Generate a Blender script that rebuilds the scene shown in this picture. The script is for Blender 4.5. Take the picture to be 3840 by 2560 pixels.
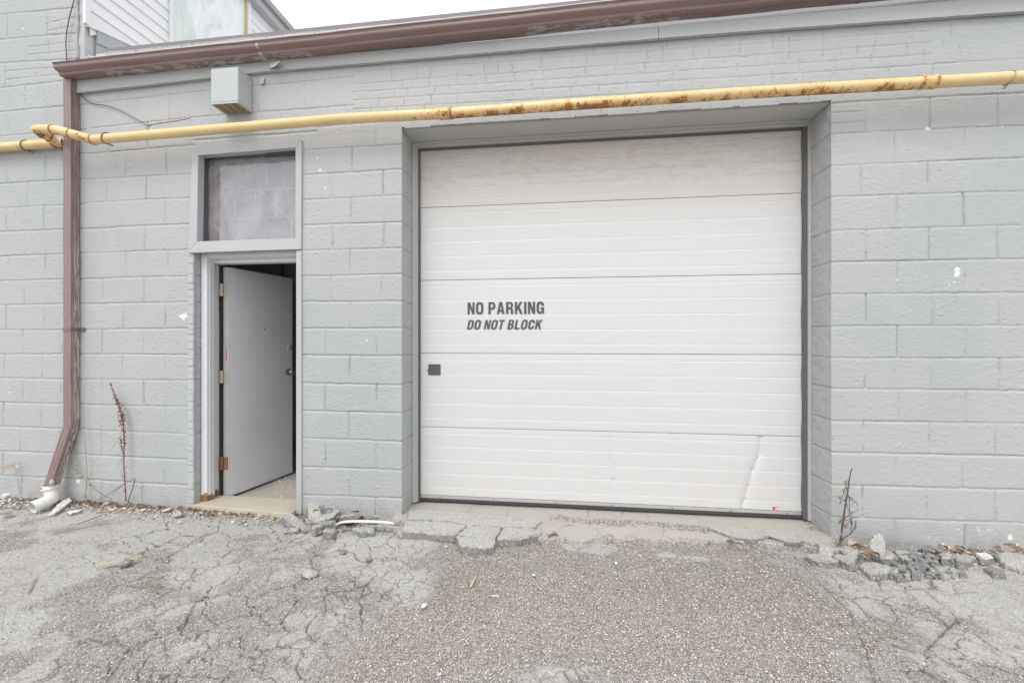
import bpy, bmesh, math, random
import numpy as np
from mathutils import Vector, Matrix
for o in list(bpy.data.objects): bpy.data.objects.remove(o)
sc = bpy.context.scene
R = math.radians
# ---------------------------------------------------------------- camera, sky, sun, exposure
D0, CZ, F, YAW = 2.89, 1.29, 960.0, R(6.84)
cam = bpy.data.objects.new('camera', bpy.data.cameras.new('camera')); sc.collection.objects.link(cam)
cam.location = (0, -D0, CZ); cam.rotation_euler = (R(90), 0, YAW)
cam.data.sensor_width = 36; cam.data.lens = 36*F/2352; cam.data.shift_y = -4/2352
cam.data.clip_start = .02; cam.data.clip_end = 600
sc.camera = cam
w = bpy.data.worlds.new('World'); sc.world = w; w.use_nodes = True
nt = w.node_tree; nt.nodes.clear()
sky = nt.nodes.new('ShaderNodeTexSky'); sky.sky_type = 'NISHITA'; sky.sun_disc = False
SUN_EL, SUN_AZ = R(57), R(194)
sky.sun_elevation = SUN_EL; sky.sun_rotation = SUN_AZ; sky.air_density = 1; sky.dust_density = 4
hs = nt.nodes.new('ShaderNodeHueSaturation'); hs.inputs['Saturation'].default_value = .12
mx = nt.nodes.new('ShaderNodeMixRGB'); mx.inputs[0].default_value = .75; mx.inputs[2].default_value = (6.7, 6.9, 7.15, 1)
bg = nt.nodes.new('ShaderNodeBackground'); bg.inputs[1].default_value = .14
wo = nt.nodes.new('ShaderNodeOutputWorld')
nt.links.new(sky.outputs[0], hs.inputs['Color']); nt.links.new(hs.outputs[0], mx.inputs[1])
nt.links.new(mx.outputs[0], bg.inputs[0]); nt.links.new(bg.outputs[0], wo.inputs[0])
sl = bpy.data.lights.new('sun', 'SUN'); sl.energy = .95; sl.angle = R(24); sl.color = (1, .975, .94)
so = bpy.data.objects.new('sun', sl); sc.collection.objects.link(so)
# sun in front of the wall, high, a little to the left
so.rotation_euler = Vector((-.16, -.62, 1.0)).to_track_quat('Z', 'Y').to_euler()
sc.view_settings.view_transform = 'Standard'; sc.view_settings.look = 'None'
sc.view_settings.exposure = .62; sc.view_settings.gamma = 1

# ---------------------------------------------------------------- photo pixel (3840 wide) -> world point on a real plane
cy_, sy_ = math.cos(YAW), math.sin(YAW)
K = 2352/3840
def _dir(xs, ys):
    u = (xs*K-1176)/F; v = (780-ys*K)/F
    return u*cy_-sy_, u*sy_+cy_, v
def W(xs, ys, Y=0.):
    a, b, v = _dir(xs, ys); t = (Y+D0)/b
    return Vector((t*a, Y, CZ+v*t))
def GP(xs, ys, z=0.):
    a, b, v = _dir(xs, ys); t = (z-CZ)/v
    return Vector((t*a, -D0+t*b, z))
def PX(xs, ys, X):
    a, b, v = _dir(xs, ys); t = X/a
    return Vector((X, -D0+t*b, CZ+v*t))
# ---------------------------------------------------------------- numpy noise
def vnoise(x, y, seed=0):
    r = np.random.RandomState(seed).rand(256, 256)
    xi = np.floor(x).astype(int); yi = np.floor(y).astype(int)
    fx = x-xi; fy = y-yi; fx = fx*fx*(3-2*fx); fy = fy*fy*(3-2*fy)
    a = r[xi & 255, yi & 255]; b = r[(xi+1) & 255, yi & 255]; c = r[xi & 255, (yi+1) & 255]; d = r[(xi+1) & 255, (yi+1) & 255]
    return (a*(1-fx)+b*fx)*(1-fy)+(c*(1-fx)+d*fx)*fy-.5
def fbm(x, y, seed=0, n=4):
    s = 0; a = 1
    for i in range(n): s = s+a*vnoise(x*2**i+i*17.3, y*2**i+i*9.1, seed+i); a *= .5
    return s
def worley(x, y, seed=0):
    rs = np.random.RandomState(seed); jx = rs.rand(256, 256); jy = rs.rand(256, 256)
    xi = np.floor(x).astype(int); yi = np.floor(y).astype(int)
    f1 = np.full(x.shape, 9.); f2 = f1.copy(); cid = np.zeros(x.shape)
    for i in (-1, 0, 1):
        for j in (-1, 0, 1):
            a = (xi+i) & 255; b = (yi+j) & 255
            d = np.hypot(xi+i+jx[a, b]-x, yi+j+jy[a, b]-y)
            m = d < f1
            f2 = np.where(m, f1, np.minimum(f2, d)); cid = np.where(m, jx[b, a], cid); f1 = np.where(m, d, f1)
    return f1, f2, cid
def sstep(a, b, x):
    t = np.clip((x-a)/(b-a), 0, 1); return t*t*(3-2*t)

# ---------------------------------------------------------------- object helpers
C = sc.collection
def tag(o, label=None, cat=None, group=None, kind=None):
    if label: o['label'] = label
    if cat: o['category'] = cat
    if group: o['group'] = group
    if kind: o['kind'] = kind
    return o
def empty(name, label, cat, loc=(0, 0, 0), group=None):
    o = bpy.data.objects.new(name, None); C.objects.link(o); o.location = loc; o.empty_display_size = .1
    return tag(o, label, cat, group)
def link(name, me, mat, parent=None, smooth=False):
    o = bpy.data.objects.new(name, me); C.objects.link(o)
    if mat: me.materials.append(mat)
    if smooth: me.polygons.foreach_set('use_smooth', [True]*len(me.polygons))
    if parent:
        o.parent = parent
        p = parent; off = Vector()
        while p: off += p.location; p = p.parent
        o.location = -off
    return o
def grid_mesh(name, P, keep=None, attrs=None, smooth=True):
    """P: (n,m,3) array of points -> quad mesh"""
    n, m = P.shape[:2]
    me = bpy.data.meshes.new(name)
    idx = np.arange(n*m).reshape(n, m)
    q = np.stack([idx[:-1, :-1], idx[1:, :-1], idx[1:, 1:], idx[:-1, 1:]], -1).reshape(-1, 4)
    if keep is not None: q = q[keep.reshape(-1)]
    me.vertices.add(n*m); me.vertices.foreach_set('co', P.reshape(-1).astype(np.float32))
    me.loops.add(len(q)*4); me.loops.foreach_set('vertex_index', q.reshape(-1).astype(np.int32))
    me.polygons.add(len(q)); me.polygons.foreach_set('loop_start', (np.arange(len(q))*4).astype(np.int32))
    if smooth: me.polygons.foreach_set('use_smooth', np.ones(len(q), bool))
    for k, v in (attrs or {}).items():
        a = me.attributes.new(k, 'FLOAT', 'POINT'); a.data.foreach_set('value', v.reshape(-1).astype(np.float32))
    me.update(calc_edges=True); me.validate()
    return me
class MB:
    def __init__(s): s.v = []; s.f = []
    def add(s, v, f):
        k = len(s.v); s.v += [tuple(p) for p in v]; s.f += [tuple(i+k for i in q) for q in f]; return s
    def hexa(s, p):   # 8 points: bottom 4 ccw, top 4
        return s.add(p, [(3, 2, 1, 0), (4, 5, 6, 7), (0, 1, 5, 4), (1, 2, 6, 5), (2, 3, 7, 6), (3, 0, 4, 7)])
    def box(s, x0, x1, y0, y1, z0, z1):
        return s.hexa([(x0, y0, z0), (x1, y0, z0), (x1, y1, z0), (x0, y1, z0), (x0, y0, z1), (x1, y0, z1), (x1, y1, z1), (x0, y1, z1)])
    def prism(s, pts, y0, y1):   # polygon in XZ (ccw seen from the front, -Y) extruded from y0 to y1
        n = len(pts)
        v = [(p[0], y0, p[1]) for p in pts]+[(p[0], y1, p[1]) for p in pts]
        return s.add(v, [tuple(range(n)), tuple(range(2*n-1, n-1, -1))]+[(i, i+n, (i+1) % n+n, (i+1) % n) for i in range(n)])
    def tube(s, pts, rad, n=12, cap=True, jit=0):
        pts = [Vector(p) for p in pts]; k0 = len(s.v); m = len(pts)
        rr = rad if isinstance(rad, (list, tuple)) else [rad]*m
        up = None
        for i, p in enumerate(pts):
            t = (pts[min(i+1, m-1)]-pts[max(i-1, 0)]).normalized()
            if up is None:
                up = Vector((0, 0, 1)) if abs(t.z) < .9 else Vector((1, 0, 0))
            a = t.cross(up).normalized(); b = a.cross(t).normalized(); up = b
            for j in range(n):
                an = 2*math.pi*j/n
                q = p+(a*math.cos(an)+b*math.sin(an))*rr[i]*(1+random.uniform(-jit, jit))
                s.v.append(tuple(q))
        for i in range(m-1):
            for j in range(n):
                a0 = k0+i*n+j; a1 = k0+i*n+(j+1) % n
                s.f.append((a0, a1, a1+n, a0+n))
        if cap:
            s.f.append(tuple(k0+j for j in range(n-1, -1, -1))); s.f.append(tuple(k0+(m-1)*n+j for j in range(n)))
        return s
    def build(s, name, mat, parent=None, smooth=False, bevel=0, auto=False):
        me = bpy.data.meshes.new(name); me.from_pydata(s.v, [], s.f)
        bm = bmesh.new(); bm.from_mesh(me)
        bmesh.ops.recalc_face_normals(bm, faces=bm.faces)
        if bevel:
            es = [e for e in bm.edges if len(e.link_faces) == 2 and e.calc_face_angle(0) > .6]
            bmesh.ops.bevel(bm, geom=es, offset=bevel, segments=2, affect='EDGES', clamp_overlap=True)
        bm.to_mesh(me); bm.free()
        o = link(name, me, mat, parent, smooth or auto)
        if auto:
            for e in me.edges: pass
            try: me.set_sharp_from_angle(angle=R(35))
            except Exception: pass
        return o
def smooth_path(pts, n=6):
    pts = [Vector(p) for p in pts]; out = []
    P = [pts[0]*2-pts[1]]+pts+[pts[-1]*2-pts[-2]]
    for i in range(1, len(P)-2):
        a, b, c, d = P[i-1:i+3]
        for k in range(n):
            t = k/n
            out.append(.5*((2*b)+(c-a)*t+(2*a-5*b+4*c-d)*t*t+(3*b-a-3*c+d)*t**3))
    out.append(pts[-1]); return out

# ---------------------------------------------------------------- materials
class NT:
    def __init__(s, name):
        s.m = bpy.data.materials.new(name); s.m.use_nodes = True; s.t = s.m.node_tree
        s.b = s.t.nodes['Principled BSDF']; s.pos = s.n('ShaderNodeNewGeometry').outputs['Position']
    def n(s, t, **k):
        x = s.t.nodes.new(t)
        for a, b in k.items(): setattr(x, a, b)
        return x
    def l(s, a, b): s.t.links.new(a, b)
    def inp(s, node, key, v):
        if hasattr(v, 'is_output'): s.l(v, node.inputs[key])
        else: node.inputs[key].default_value = v
    def map(s, scale, loc=(0, 0, 0)):
        m = s.n('ShaderNodeMapping'); s.l(s.pos, m.inputs['Vector']); m.inputs['Scale'].default_value = scale; m.inputs['Location'].default_value = loc
        return m.outputs[0]
    def noise(s, sc=5, det=4, rough=.55, vec=None, dist=0):
        x = s.n('ShaderNodeTexNoise'); s.l(vec or s.pos, x.inputs['Vector']); x.inputs['Scale'].default_value = sc
        x.inputs['Detail'].default_value = det; x.inputs['Roughness'].default_value = rough; x.inputs['Distortion'].default_value = dist
        return x.outputs['Fac']
    def vor(s, sc=5, feat='F1', vec=None, rnd=1):
        x = s.n('ShaderNodeTexVoronoi', feature=feat); s.l(vec or s.pos, x.inputs['Vector']); x.inputs['Scale'].default_value = sc; x.inputs['Randomness'].default_value = rnd
        return x.outputs
    def ramp(s, f, stops, interp='LINEAR'):
        x = s.n('ShaderNodeValToRGB'); s.l(f, x.inputs[0]); e = x.color_ramp.elements; x.color_ramp.interpolation = interp
        while len(e) < len(stops): e.new(.5)
        for i, (p, c) in enumerate(stops):
            e[i].position = p; e[i].color = c if len(c) == 4 else (*c, 1)
        return x.outputs[0]
    def r(s, f, a, b):   # smooth 0..1 step
        x = s.n('ShaderNodeMapRange', interpolation_type='SMOOTHSTEP'); s.l(f, x.inputs[0]); x.inputs[1].default_value = a; x.inputs[2].default_value = b
        return x.outputs[0]
    def mix(s, f, a, b, mode='MIX'):
        x = s.n('ShaderNodeMixRGB', blend_type=mode)
        for k, v in ((0, f), (1, a), (2, b)):
            if isinstance(v, tuple) and len(v) == 3: v = (*v, 1)
            s.inp(x, k, v)
        return x.outputs[0]
    def math(s, op, a, b=0.):
        x = s.n('ShaderNodeMath', operation=op); s.inp(x, 0, a); s.inp(x, 1, b); return x.outputs[0]
    def attr(s, name):
        x = s.n('ShaderNodeAttribute', attribute_name=name); return x.outputs['Fac']
    def bump(s, h, dist=.002, strength=1.):
        x = s.n('ShaderNodeBump'); s.l(h, x.inputs['Height']); x.inputs['Distance'].default_value = dist; s.inp(x, 'Strength', strength)
        if s.b.inputs['Normal'].links: s.l(s.b.inputs['Normal'].links[0].from_socket, x.inputs['Normal'])
        s.l(x.outputs[0], s.b.inputs['Normal'])
    def fin(s, col, rough=.7, metal=0., spec=.5):
        if isinstance(col, tuple): col = (*col[:3], 1)
        s.inp(s.b, 'Base Color', col); s.inp(s.b, 'Roughness', rough); s.inp(s.b, 'Metallic', metal); s.inp(s.b, 'Specular IOR Level', spec)
        return s.m
GREY = (.52, .535, .545)
def mat_wall():
    t = NT('painted_block')
    big = t.noise(.55, 3)
    s_ = t.n('ShaderNodeSeparateXYZ'); t.l(t.pos, s_.inputs[0])
    c = t.mix(t.r(t.math('ADD', t.math('MULTIPLY', big, 1.), 0.), .38, .62), (.425, .440, .443), (.464, .463, .465))
    c = t.mix(t.math('MULTIPLY', t.r(t.noise(3, 5, .6), .45, .75), .35), c, (.455, .464, .47))
    st = t.r(t.noise(2.6, 6, .62, t.map((1.6, 1, .22), (3, 0, 5))), .52, .74); c = t.mix(t.math('MULTIPLY', st, .30), c, (.385, .395, .395))
    bl = t.r(t.noise(1.7, 6, .66, t.map((1, 1, 1), (7, 1, 2))), .55, .68); c = t.mix(t.math('MULTIPLY', bl, .30), c, (.51, .513, .515))
    sp_ = t.math('MULTIPLY', t.r(s_.outputs[2], .26, .0), t.r(t.noise(9, 6, .7), .42, .62)); c = t.mix(t.math('MULTIPLY', sp_, .38), c, (.34, .325, .30))
    fl = t.r(t.noise(55, 4, .6, t.map((1, 1, 1.6))), .665, .70)
    c = t.mix(t.math('MULTIPLY', fl, .5), c, (.66, .665, .67))
    dk = t.r(t.noise(42, 5, .62, t.map((1, 1, 2.0), (3, 5, 1))), .645, .69)
    c = t.mix(t.math('MULTIPLY', dk, .6), c, (.22, .22, .225))
    c = t.mix(t.math('MULTIPLY', t.attr('joint'), .42), c, (.20, .20, .205))
    c = t.mix(t.math('MULTIPLY', t.attr('dirt'), .6), c, t.mix(t.noise(40), (.14, .125, .11), (.36, .31, .25)))
    c = t.mix(t.attr('peel'), c, t.mix(t.r(t.noise(9), .45, .55), (.80, .76, .69), (.82, .82, .80)))
    t.bump(t.noise(120, 4, .6), .0012, .6)
    t.bump(t.noise(34, 6, .70, t.map((1, 1, 1.5))), .0032, .7)
    t.bump(t.r(t.noise(75, 5, .7, t.map((1, 1, 1.5), (9, 2, 1))), .60, .64), .0008, t.math('MULTIPLY', t.r(t.noise(4, 3), .45, .6), .7))
    return t.fin(c, .55, spec=.35)
def mat_paint(name, col, var=.06, rough=.5, scale=4, chip=None, chipamt=.68, bump=.0012, sx=(1, 1, 1)):
    t = NT(name); v = t.map(sx)
    c = t.mix(t.noise(scale, 5, .6, v), tuple(x*(1-var*1.6) for x in col), tuple(min(1, x*(1+var*1.6)) for x in col))
    if chip: c = t.mix(t.r(t.noise(22, 6, .7, v), chipamt, chipamt+.03), c, chip)
    t.bump(t.noise(60, 4, .6, v), bump, .6)
    return t.fin(c, rough)
def mat_asphalt(name='asphalt', fresh=0):
    t = NT(name)
    w1 = t.n('ShaderNodeVectorMath', operation='ADD'); t.l(t.pos, w1.inputs[0])
    nz = t.n('ShaderNodeTexNoise'); t.l(t.pos, nz.inputs['Vector']); nz.inputs['Scale'].default_value = 60
    sc_ = t.n('ShaderNodeVectorMath', operation='SCALE'); t.l(nz.outputs['Color'], sc_.inputs[0]); sc_.inputs['Scale'].default_value = .007
    t.l(sc_.outputs[0], w1.inputs[1]); V = w1.outputs[0]
    def bw(c):
        s_ = t.n('ShaderNodeSeparateColor'); t.l(c, s_.inputs[0]); return s_.outputs[0], s_.outputs[1]
    v1 = t.vor(118, vec=V); e1 = t.vor(118, 'DISTANCE_TO_EDGE', vec=V)['Distance']; v2 = t.vor(190, vec=V); e2 = t.vor(190, 'DISTANCE_TO_EDGE', vec=V)['Distance']; v3 = t.vor(50, vec=V)
    r1, g1 = bw(v1['Color']); r2, g2 = bw(v2['Color']); r3, g3 = bw(v3['Color'])
    G = t.attr('gravel'); RV = t.attr('ravel'); mid = t.noise(7, 5, .65); big = t.noise(1.1, 4)
    loose = t.math('MAXIMUM', G, t.math('MULTIPLY', RV, .62))
    # worn plates: fine pale aggregate flush in a grey binder
    plate = t.mix(mid, (.378, .358, .332), (.505, .482, .450)) if not fresh else t.mix(mid, (.16, .152, .148), (.27, .26, .25))
    f2 = t.ramp(r2, [(0, (.26, .26, .26)), (.35, (.40, .395, .385)), (.75, (.50, .49, .475)), (1, (.64, .63, .61))])
    plate = t.mix(t.math('MULTIPLY', t.r(e2, .02, .10), .75 if not fresh else .30), plate, f2)
    plate = t.mix(t.math('MULTIPLY', t.r(g1, .86, .9), t.math('MULTIPLY', t.r(e1, .06, .14), .8)), plate, t.mix(r1, (.24, .235, .23), (.60, .59, .56)))
    # ravelled surface: single stones standing in dark gaps
    gap = t.mix(mid, (.23, .21, .192), (.35, .325, .30))
    st = t.ramp(r1, [(0, (.26, .25, .24)), (.12, (.44, .43, .415)), (.5, (.58, .565, .54)), (.8, (.68, .66, .63)), (1, (.78, .76, .73))])
    st = t.mix(.22, st, (.58, .51, .42)); st = t.mix(t.math('MULTIPLY', G, .62), st, t.mix(g1, (.54, .455, .385), (.73, .645, .57)))
    m1 = t.r(e1, .035, .15); m2 = t.r(e2, .04, .16)
    rav = t.mix(t.math('MULTIPLY', m2, .55), gap, t.ramp(r2, [(0, (.28, .265, .25)), (1, (.60, .57, .53))]))
    rav = t.mix(t.math('MULTIPLY', m1, t.r(g1, .10, .16)), rav, st)
    m3 = t.math('MULTIPLY', t.r(v3['Distance'], .36, .26), t.r(g3, .88, .91))
    rav = t.mix(m3, rav, t.mix(r3, (.42, .39, .35), (.72, .68, .62)))
    c = t.mix(loose, plate, rav)
    c = t.mix(t.math('MULTIPLY', t.r(big, .42, .7), .4), c, t.mix(1., c, (.80, .79, .78), 'MULTIPLY'))
    c = t.mix(t.math('MULTIPLY', t.r(t.noise(2.1, 7, .72, dist=.6), .60, .70), .42), c, (.26, .25, .24))
    c = t.mix(t.math('MULTIPLY', t.attr('dirt'), .72), c, t.mix(t.noise(90, 3), (.17, .14, .105), (.40, .345, .28)))
    c = t.mix(t.math('MULTIPLY', t.attr('crack'), .85), c, t.mix(t.noise(30), (.08, .075, .065), (.19, .165, .13)))
    c = t.mix(t.math('MULTIPLY', t.attr('moss'), .8), c, t.mix(t.noise(60), (.12, .12, .02), (.26, .25, .06)))
    h = t.math('ADD', t.math('MULTIPLY', m1, .8), t.math('MULTIPLY', m2, .35)); h = t.math('ADD', h, t.math('MULTIPLY', m3, .7))
    h = t.math('MULTIPLY', h, t.math('ADD', t.math('MULTIPLY', loose, .8), .2))
    t.bump(t.noise(160, 3), .001, .8); t.bump(h, .0045, 1.)
    return t.fin(c, .9, spec=.25)
def mat_concrete():
    t = NT('apron_concrete')
    c = t.mix(t.noise(4, 6, .65), (.36, .335, .295), (.46, .435, .395))
    c = t.mix(t.math('MULTIPLY', t.r(t.noise(70, 4), .62, .68), .5), c, (.28, .26, .23))
    c = t.mix(t.math('MULTIPLY', t.attr('crack'), .9), c, (.12, .11, .095))
    v = t.vor(110); s_ = t.n('ShaderNodeSeparateColor'); t.l(v['Color'], s_.inputs[0])
    g = t.mix(s_.outputs[0], (.13, .12, .105), (.50, .47, .42))
    c = t.mix(t.attr('gravel'), c, g)
    t.bump(t.noise(90, 5), .003, .6)
    return t.fin(c, .9, spec=.25)
def mat_door():
    t = NT('white_door_paint')
    z = t.n('ShaderNodeSeparateXYZ'); t.l(t.pos, z.inputs[0])
    c = t.mix(t.noise(3, 4, .5, t.map((.5, 1, 6))), (.615, .615, .61), (.65, .65, .645))
    # old yellowed film on the top panel and grimy streaks in its grooves
    top = t.r(z.outputs[2], 2.05, 2.50)
    c = t.mix(t.math('MULTIPLY', top, .7), c, (.635, .59, .54))
    gr = t.math('MULTIPLY', t.r(z.outputs[2], 2.38, 2.47), t.r(t.noise(26, 7, .75, t.map((.45, 1, 2))), .42, .66))
    c = t.mix(t.math('MULTIPLY', gr, .34), c, (.38, .33, .28))
    sp = t.math('MULTIPLY', t.r(z.outputs[2], 2.15, 2.34), t.r(t.noise(60, 3, .6), .66, .70)); c = t.mix(t.math('MULTIPLY', sp, .6), c, (.32, .28, .25))
    low = t.math('MULTIPLY', t.r(z.outputs[2], .42, .08), t.r(t.noise(3.5, 5, .6, t.map((1, 1, 2))), .45, .68))
    c = t.mix(t.math('MULTIPLY', low, .45), c, (.66, .58, .46))
    sm = t.r(t.noise(6, 6, .75, t.map((.6, 1, 3), (4, 0, 2))), .70, .76); c = t.mix(t.math('MULTIPLY', sm, .35), c, (.52, .51, .49))
    t.bump(t.noise(14, 3, .5, t.map((.3, 1, 2))), .002, .35)
    return t.fin(c, .38, spec=.5)
def mat_pipe():
    t = NT('yellow_gas_pipe')
    s_ = t.n('ShaderNodeSeparateXYZ'); t.l(t.pos, s_.inputs[0]); X = s_.outputs[0]
    c = t.mix(t.noise(9, 5), (.70, .50, .21), (.82, .65, .38))
    v = t.map((1, 1, .55))
    n1 = t.noise(16, 8, .72, v)
    ru = t.attr('rust')   # more where water hangs under the pipe and on the old middle length
    m = t.r(t.math('ADD', n1, t.math('MULTIPLY', ru, .30)), .68, .74)
    n2 = t.noise(34, 6, .7, v)
    m2 = t.r(t.math('ADD', n2, t.math('MULTIPLY', ru, .20)), .66, .70)
    c = t.mix(t.math('MULTIPLY', t.r(t.math('ADD', n1, t.math('MULTIPLY', ru, .40)), .56, .76), .6), c, (.66, .38, .12))
    rc = t.mix(t.noise(50), (.25, .085, .035), (.50, .22, .09))
    c = t.mix(m, c, rc); c = t.mix(m2, c, rc)
    t.bump(n1, .002, .5); t.bump(t.noise(90), .0008, .6)
    return t.fin(c, t.mix(m, (.42,)*3, (.85,)*3), spec=.4)
def mat_brown():
    t = NT('brown_gutter_metal')
    c = t.mix(t.noise(5, 5, .6, t.map((.4, 1, 1))), (.205, .132, .122), (.275, .185, .17))
    ch = t.math('MULTIPLY', t.attr('chip'), t.r(t.noise(26, 7, .72, t.map((.45, 1, 1.6))), .5, .54))
    c = t.mix(ch, c, (.46, .44, .43))
    wr = t.math('MULTIPLY', t.attr('wear'), t.r(t.noise(18, 7, .7, t.map((5, 5, .35))), .46, .56)); c = t.mix(wr, c, (.45, .42, .40))
    t.bump(t.noise(40, 4), .0008, .5)
    return t.fin(c, .30, spec=.7)
def mat_rusty_frame():
    t = NT('door_frame_paint'); z = t.n('ShaderNodeSeparateXYZ'); t.l(t.pos, z.inputs[0])
    c = t.mix(t.noise(5), (.72, .73, .755), (.78, .79, .81))
    n = t.noise(14, 7, .7)
    h = t.n('ShaderNodeMapRange'); t.l(z.outputs[2], h.inputs[0]); h.inputs[1].default_value = .0; h.inputs[2].default_value = .25; h.inputs[3].default_value = .33; h.inputs[4].default_value = -.15
    s_ = t.math('ADD', n, h.outputs[0])
    c = t.mix(t.r(s_, .68, .72), c, t.mix(t.noise(40), (.16, .055, .025), (.48, .24, .09)))
    c = t.mix(t.math('MULTIPLY', t.r(t.noise(30, 5, .7, t.map((1, 1, .5), (2, 1, 4))), .70, .72), .7), c, (.4, .38, .36))
    t.bump(n, .002, .5); t.bump(t.noise(80), .001, .5)
    return t.fin(c, .45)
def mat_siding():
    t = NT('white_siding')
    c = t.mix(t.noise(2.5, 5, .6, t.map((1, .4, 3))), (.66, .655, .67), (.80, .80, .81))
    return t.fin(c, .5)
def mat_sheet():
    t = NT('milky_plastic_sheet')
    n = t.noise(3.0, 6, .62, t.map((1, 1.0, .45)), dist=1.4)
    c = t.mix(t.r(n, .40, .62), (.58, .64, .62), (.78, .79, .80))
    c = t.mix(t.r(t.noise(9, 6, .7, t.map((1, 1.2, .5)), dist=2.), .60, .66), c, (.70, .72, .74))
    t.bump(n, .03, .7)
    return t.fin(c, .3)
def mat_roofedge():
    t = NT('roof_edge_drips'); z = t.n('ShaderNodeSeparateXYZ'); t.l(t.pos, z.inputs[0])
    c = t.mix(t.noise(4), (.40, .39, .40), (.48, .47, .48))
    n = t.noise(55, 2, .5, t.map((1, 0, .0))); n2 = t.noise(2.2, 3, .5, t.map((1, 0, 0)))
    dr_ = t.math('MULTIPLY', t.r(n, .54, .72), t.math('MULTIPLY', t.r(n2, .38, .5), .05))
    top_ = t.math('ADD', 3.604, t.math('MULTIPLY', z.outputs[0], .00656))     # the tar edge and its runs
    lim = t.math('SUBTRACT', t.math('SUBTRACT', top_, t.math('MULTIPLY', n2, .034)), dr_)
    tar = t.r(t.math('SUBTRACT', z.outputs[2], lim), -.004, .004)
    c = t.mix(t.math('MULTIPLY', tar, .9), c, (.20, .19, .18))
    return t.fin(c, .6)
def mat_soffit():
    t = NT('lintel_paint')
    c = t.mix(t.noise(2.2, 5), (.47, .47, .455), (.57, .57, .56)); c = t.mix(t.r(t.noise(26, 6, .7), .68, .71), c, (.2, .18, .16))
    t.bump(t.noise(12, 5), .004, .5); return t.fin(c, .6)
def mat_wood(name, a, b, sx=(.25, 1.4, 1)):
    t = NT(name); c = t.mix(t.noise(20, 6, .7, t.map(sx)), a, b); c = t.mix(t.r(t.noise(30, 5, .7, t.map(sx, (2, 3, 1))), .64, .69), c, tuple(x*.4 for x in a))
    t.bump(t.noise(40, 5, .7, t.map(sx)), .003, .8); return t.fin(c, .85, spec=.2)
def mat_plain(name, col, rough=.6, metal=0., var=.12, scale=30, bump=.001):
    t = NT(name); c = t.mix(t.noise(scale, 4), tuple(x*(1-var) for x in col), tuple(min(1, x*(1+var)) for x in col))
    if bump: t.bump(t.noise(scale*2, 3), bump, .6)
    return t.fin(c, rough, metal)
def mat_leaf(name, a, b):
    t = NT(name); c = t.mix(t.noise(60, 4), a, b); return t.fin(c, .75, spec=.2)
def mat_glass():
    t = NT('dusty_glass'); t.t.nodes.remove(t.b)
    out = t.t.nodes['Material Output']
    tr = t.n('ShaderNodeBsdfTransparent'); tr.inputs[0].default_value = (.93, .92, .94, 1)
    gl = t.n('ShaderNodeBsdfGlossy'); gl.inputs['Roughness'].default_value = .12; gl.inputs['Color'].default_value = (.9, .9, .93, 1)
    df = t.n('ShaderNodeBsdfDiffuse'); df.inputs['Color'].default_value = (.62, .61, .61, 1)
    m1 = t.n('ShaderNodeMixShader'); m1.inputs[0].default_value = .10; t.l(tr.outputs[0], m1.inputs[1]); t.l(gl.outputs[0], m1.inputs[2])
    m2 = t.n('ShaderNodeMixShader'); f = t.math('MULTIPLY', t.r(t.noise(4, 6, .65, t.map((1, 1, .7)), dist=.8), .30, .80), .46)
    t.l(f, m2.inputs[0]); t.l(m1.outputs[0], m2.inputs[1]); t.l(df.outputs[0], m2.inputs[2]); t.l(m2.outputs[0], out.inputs[0])
    return t.m
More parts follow.
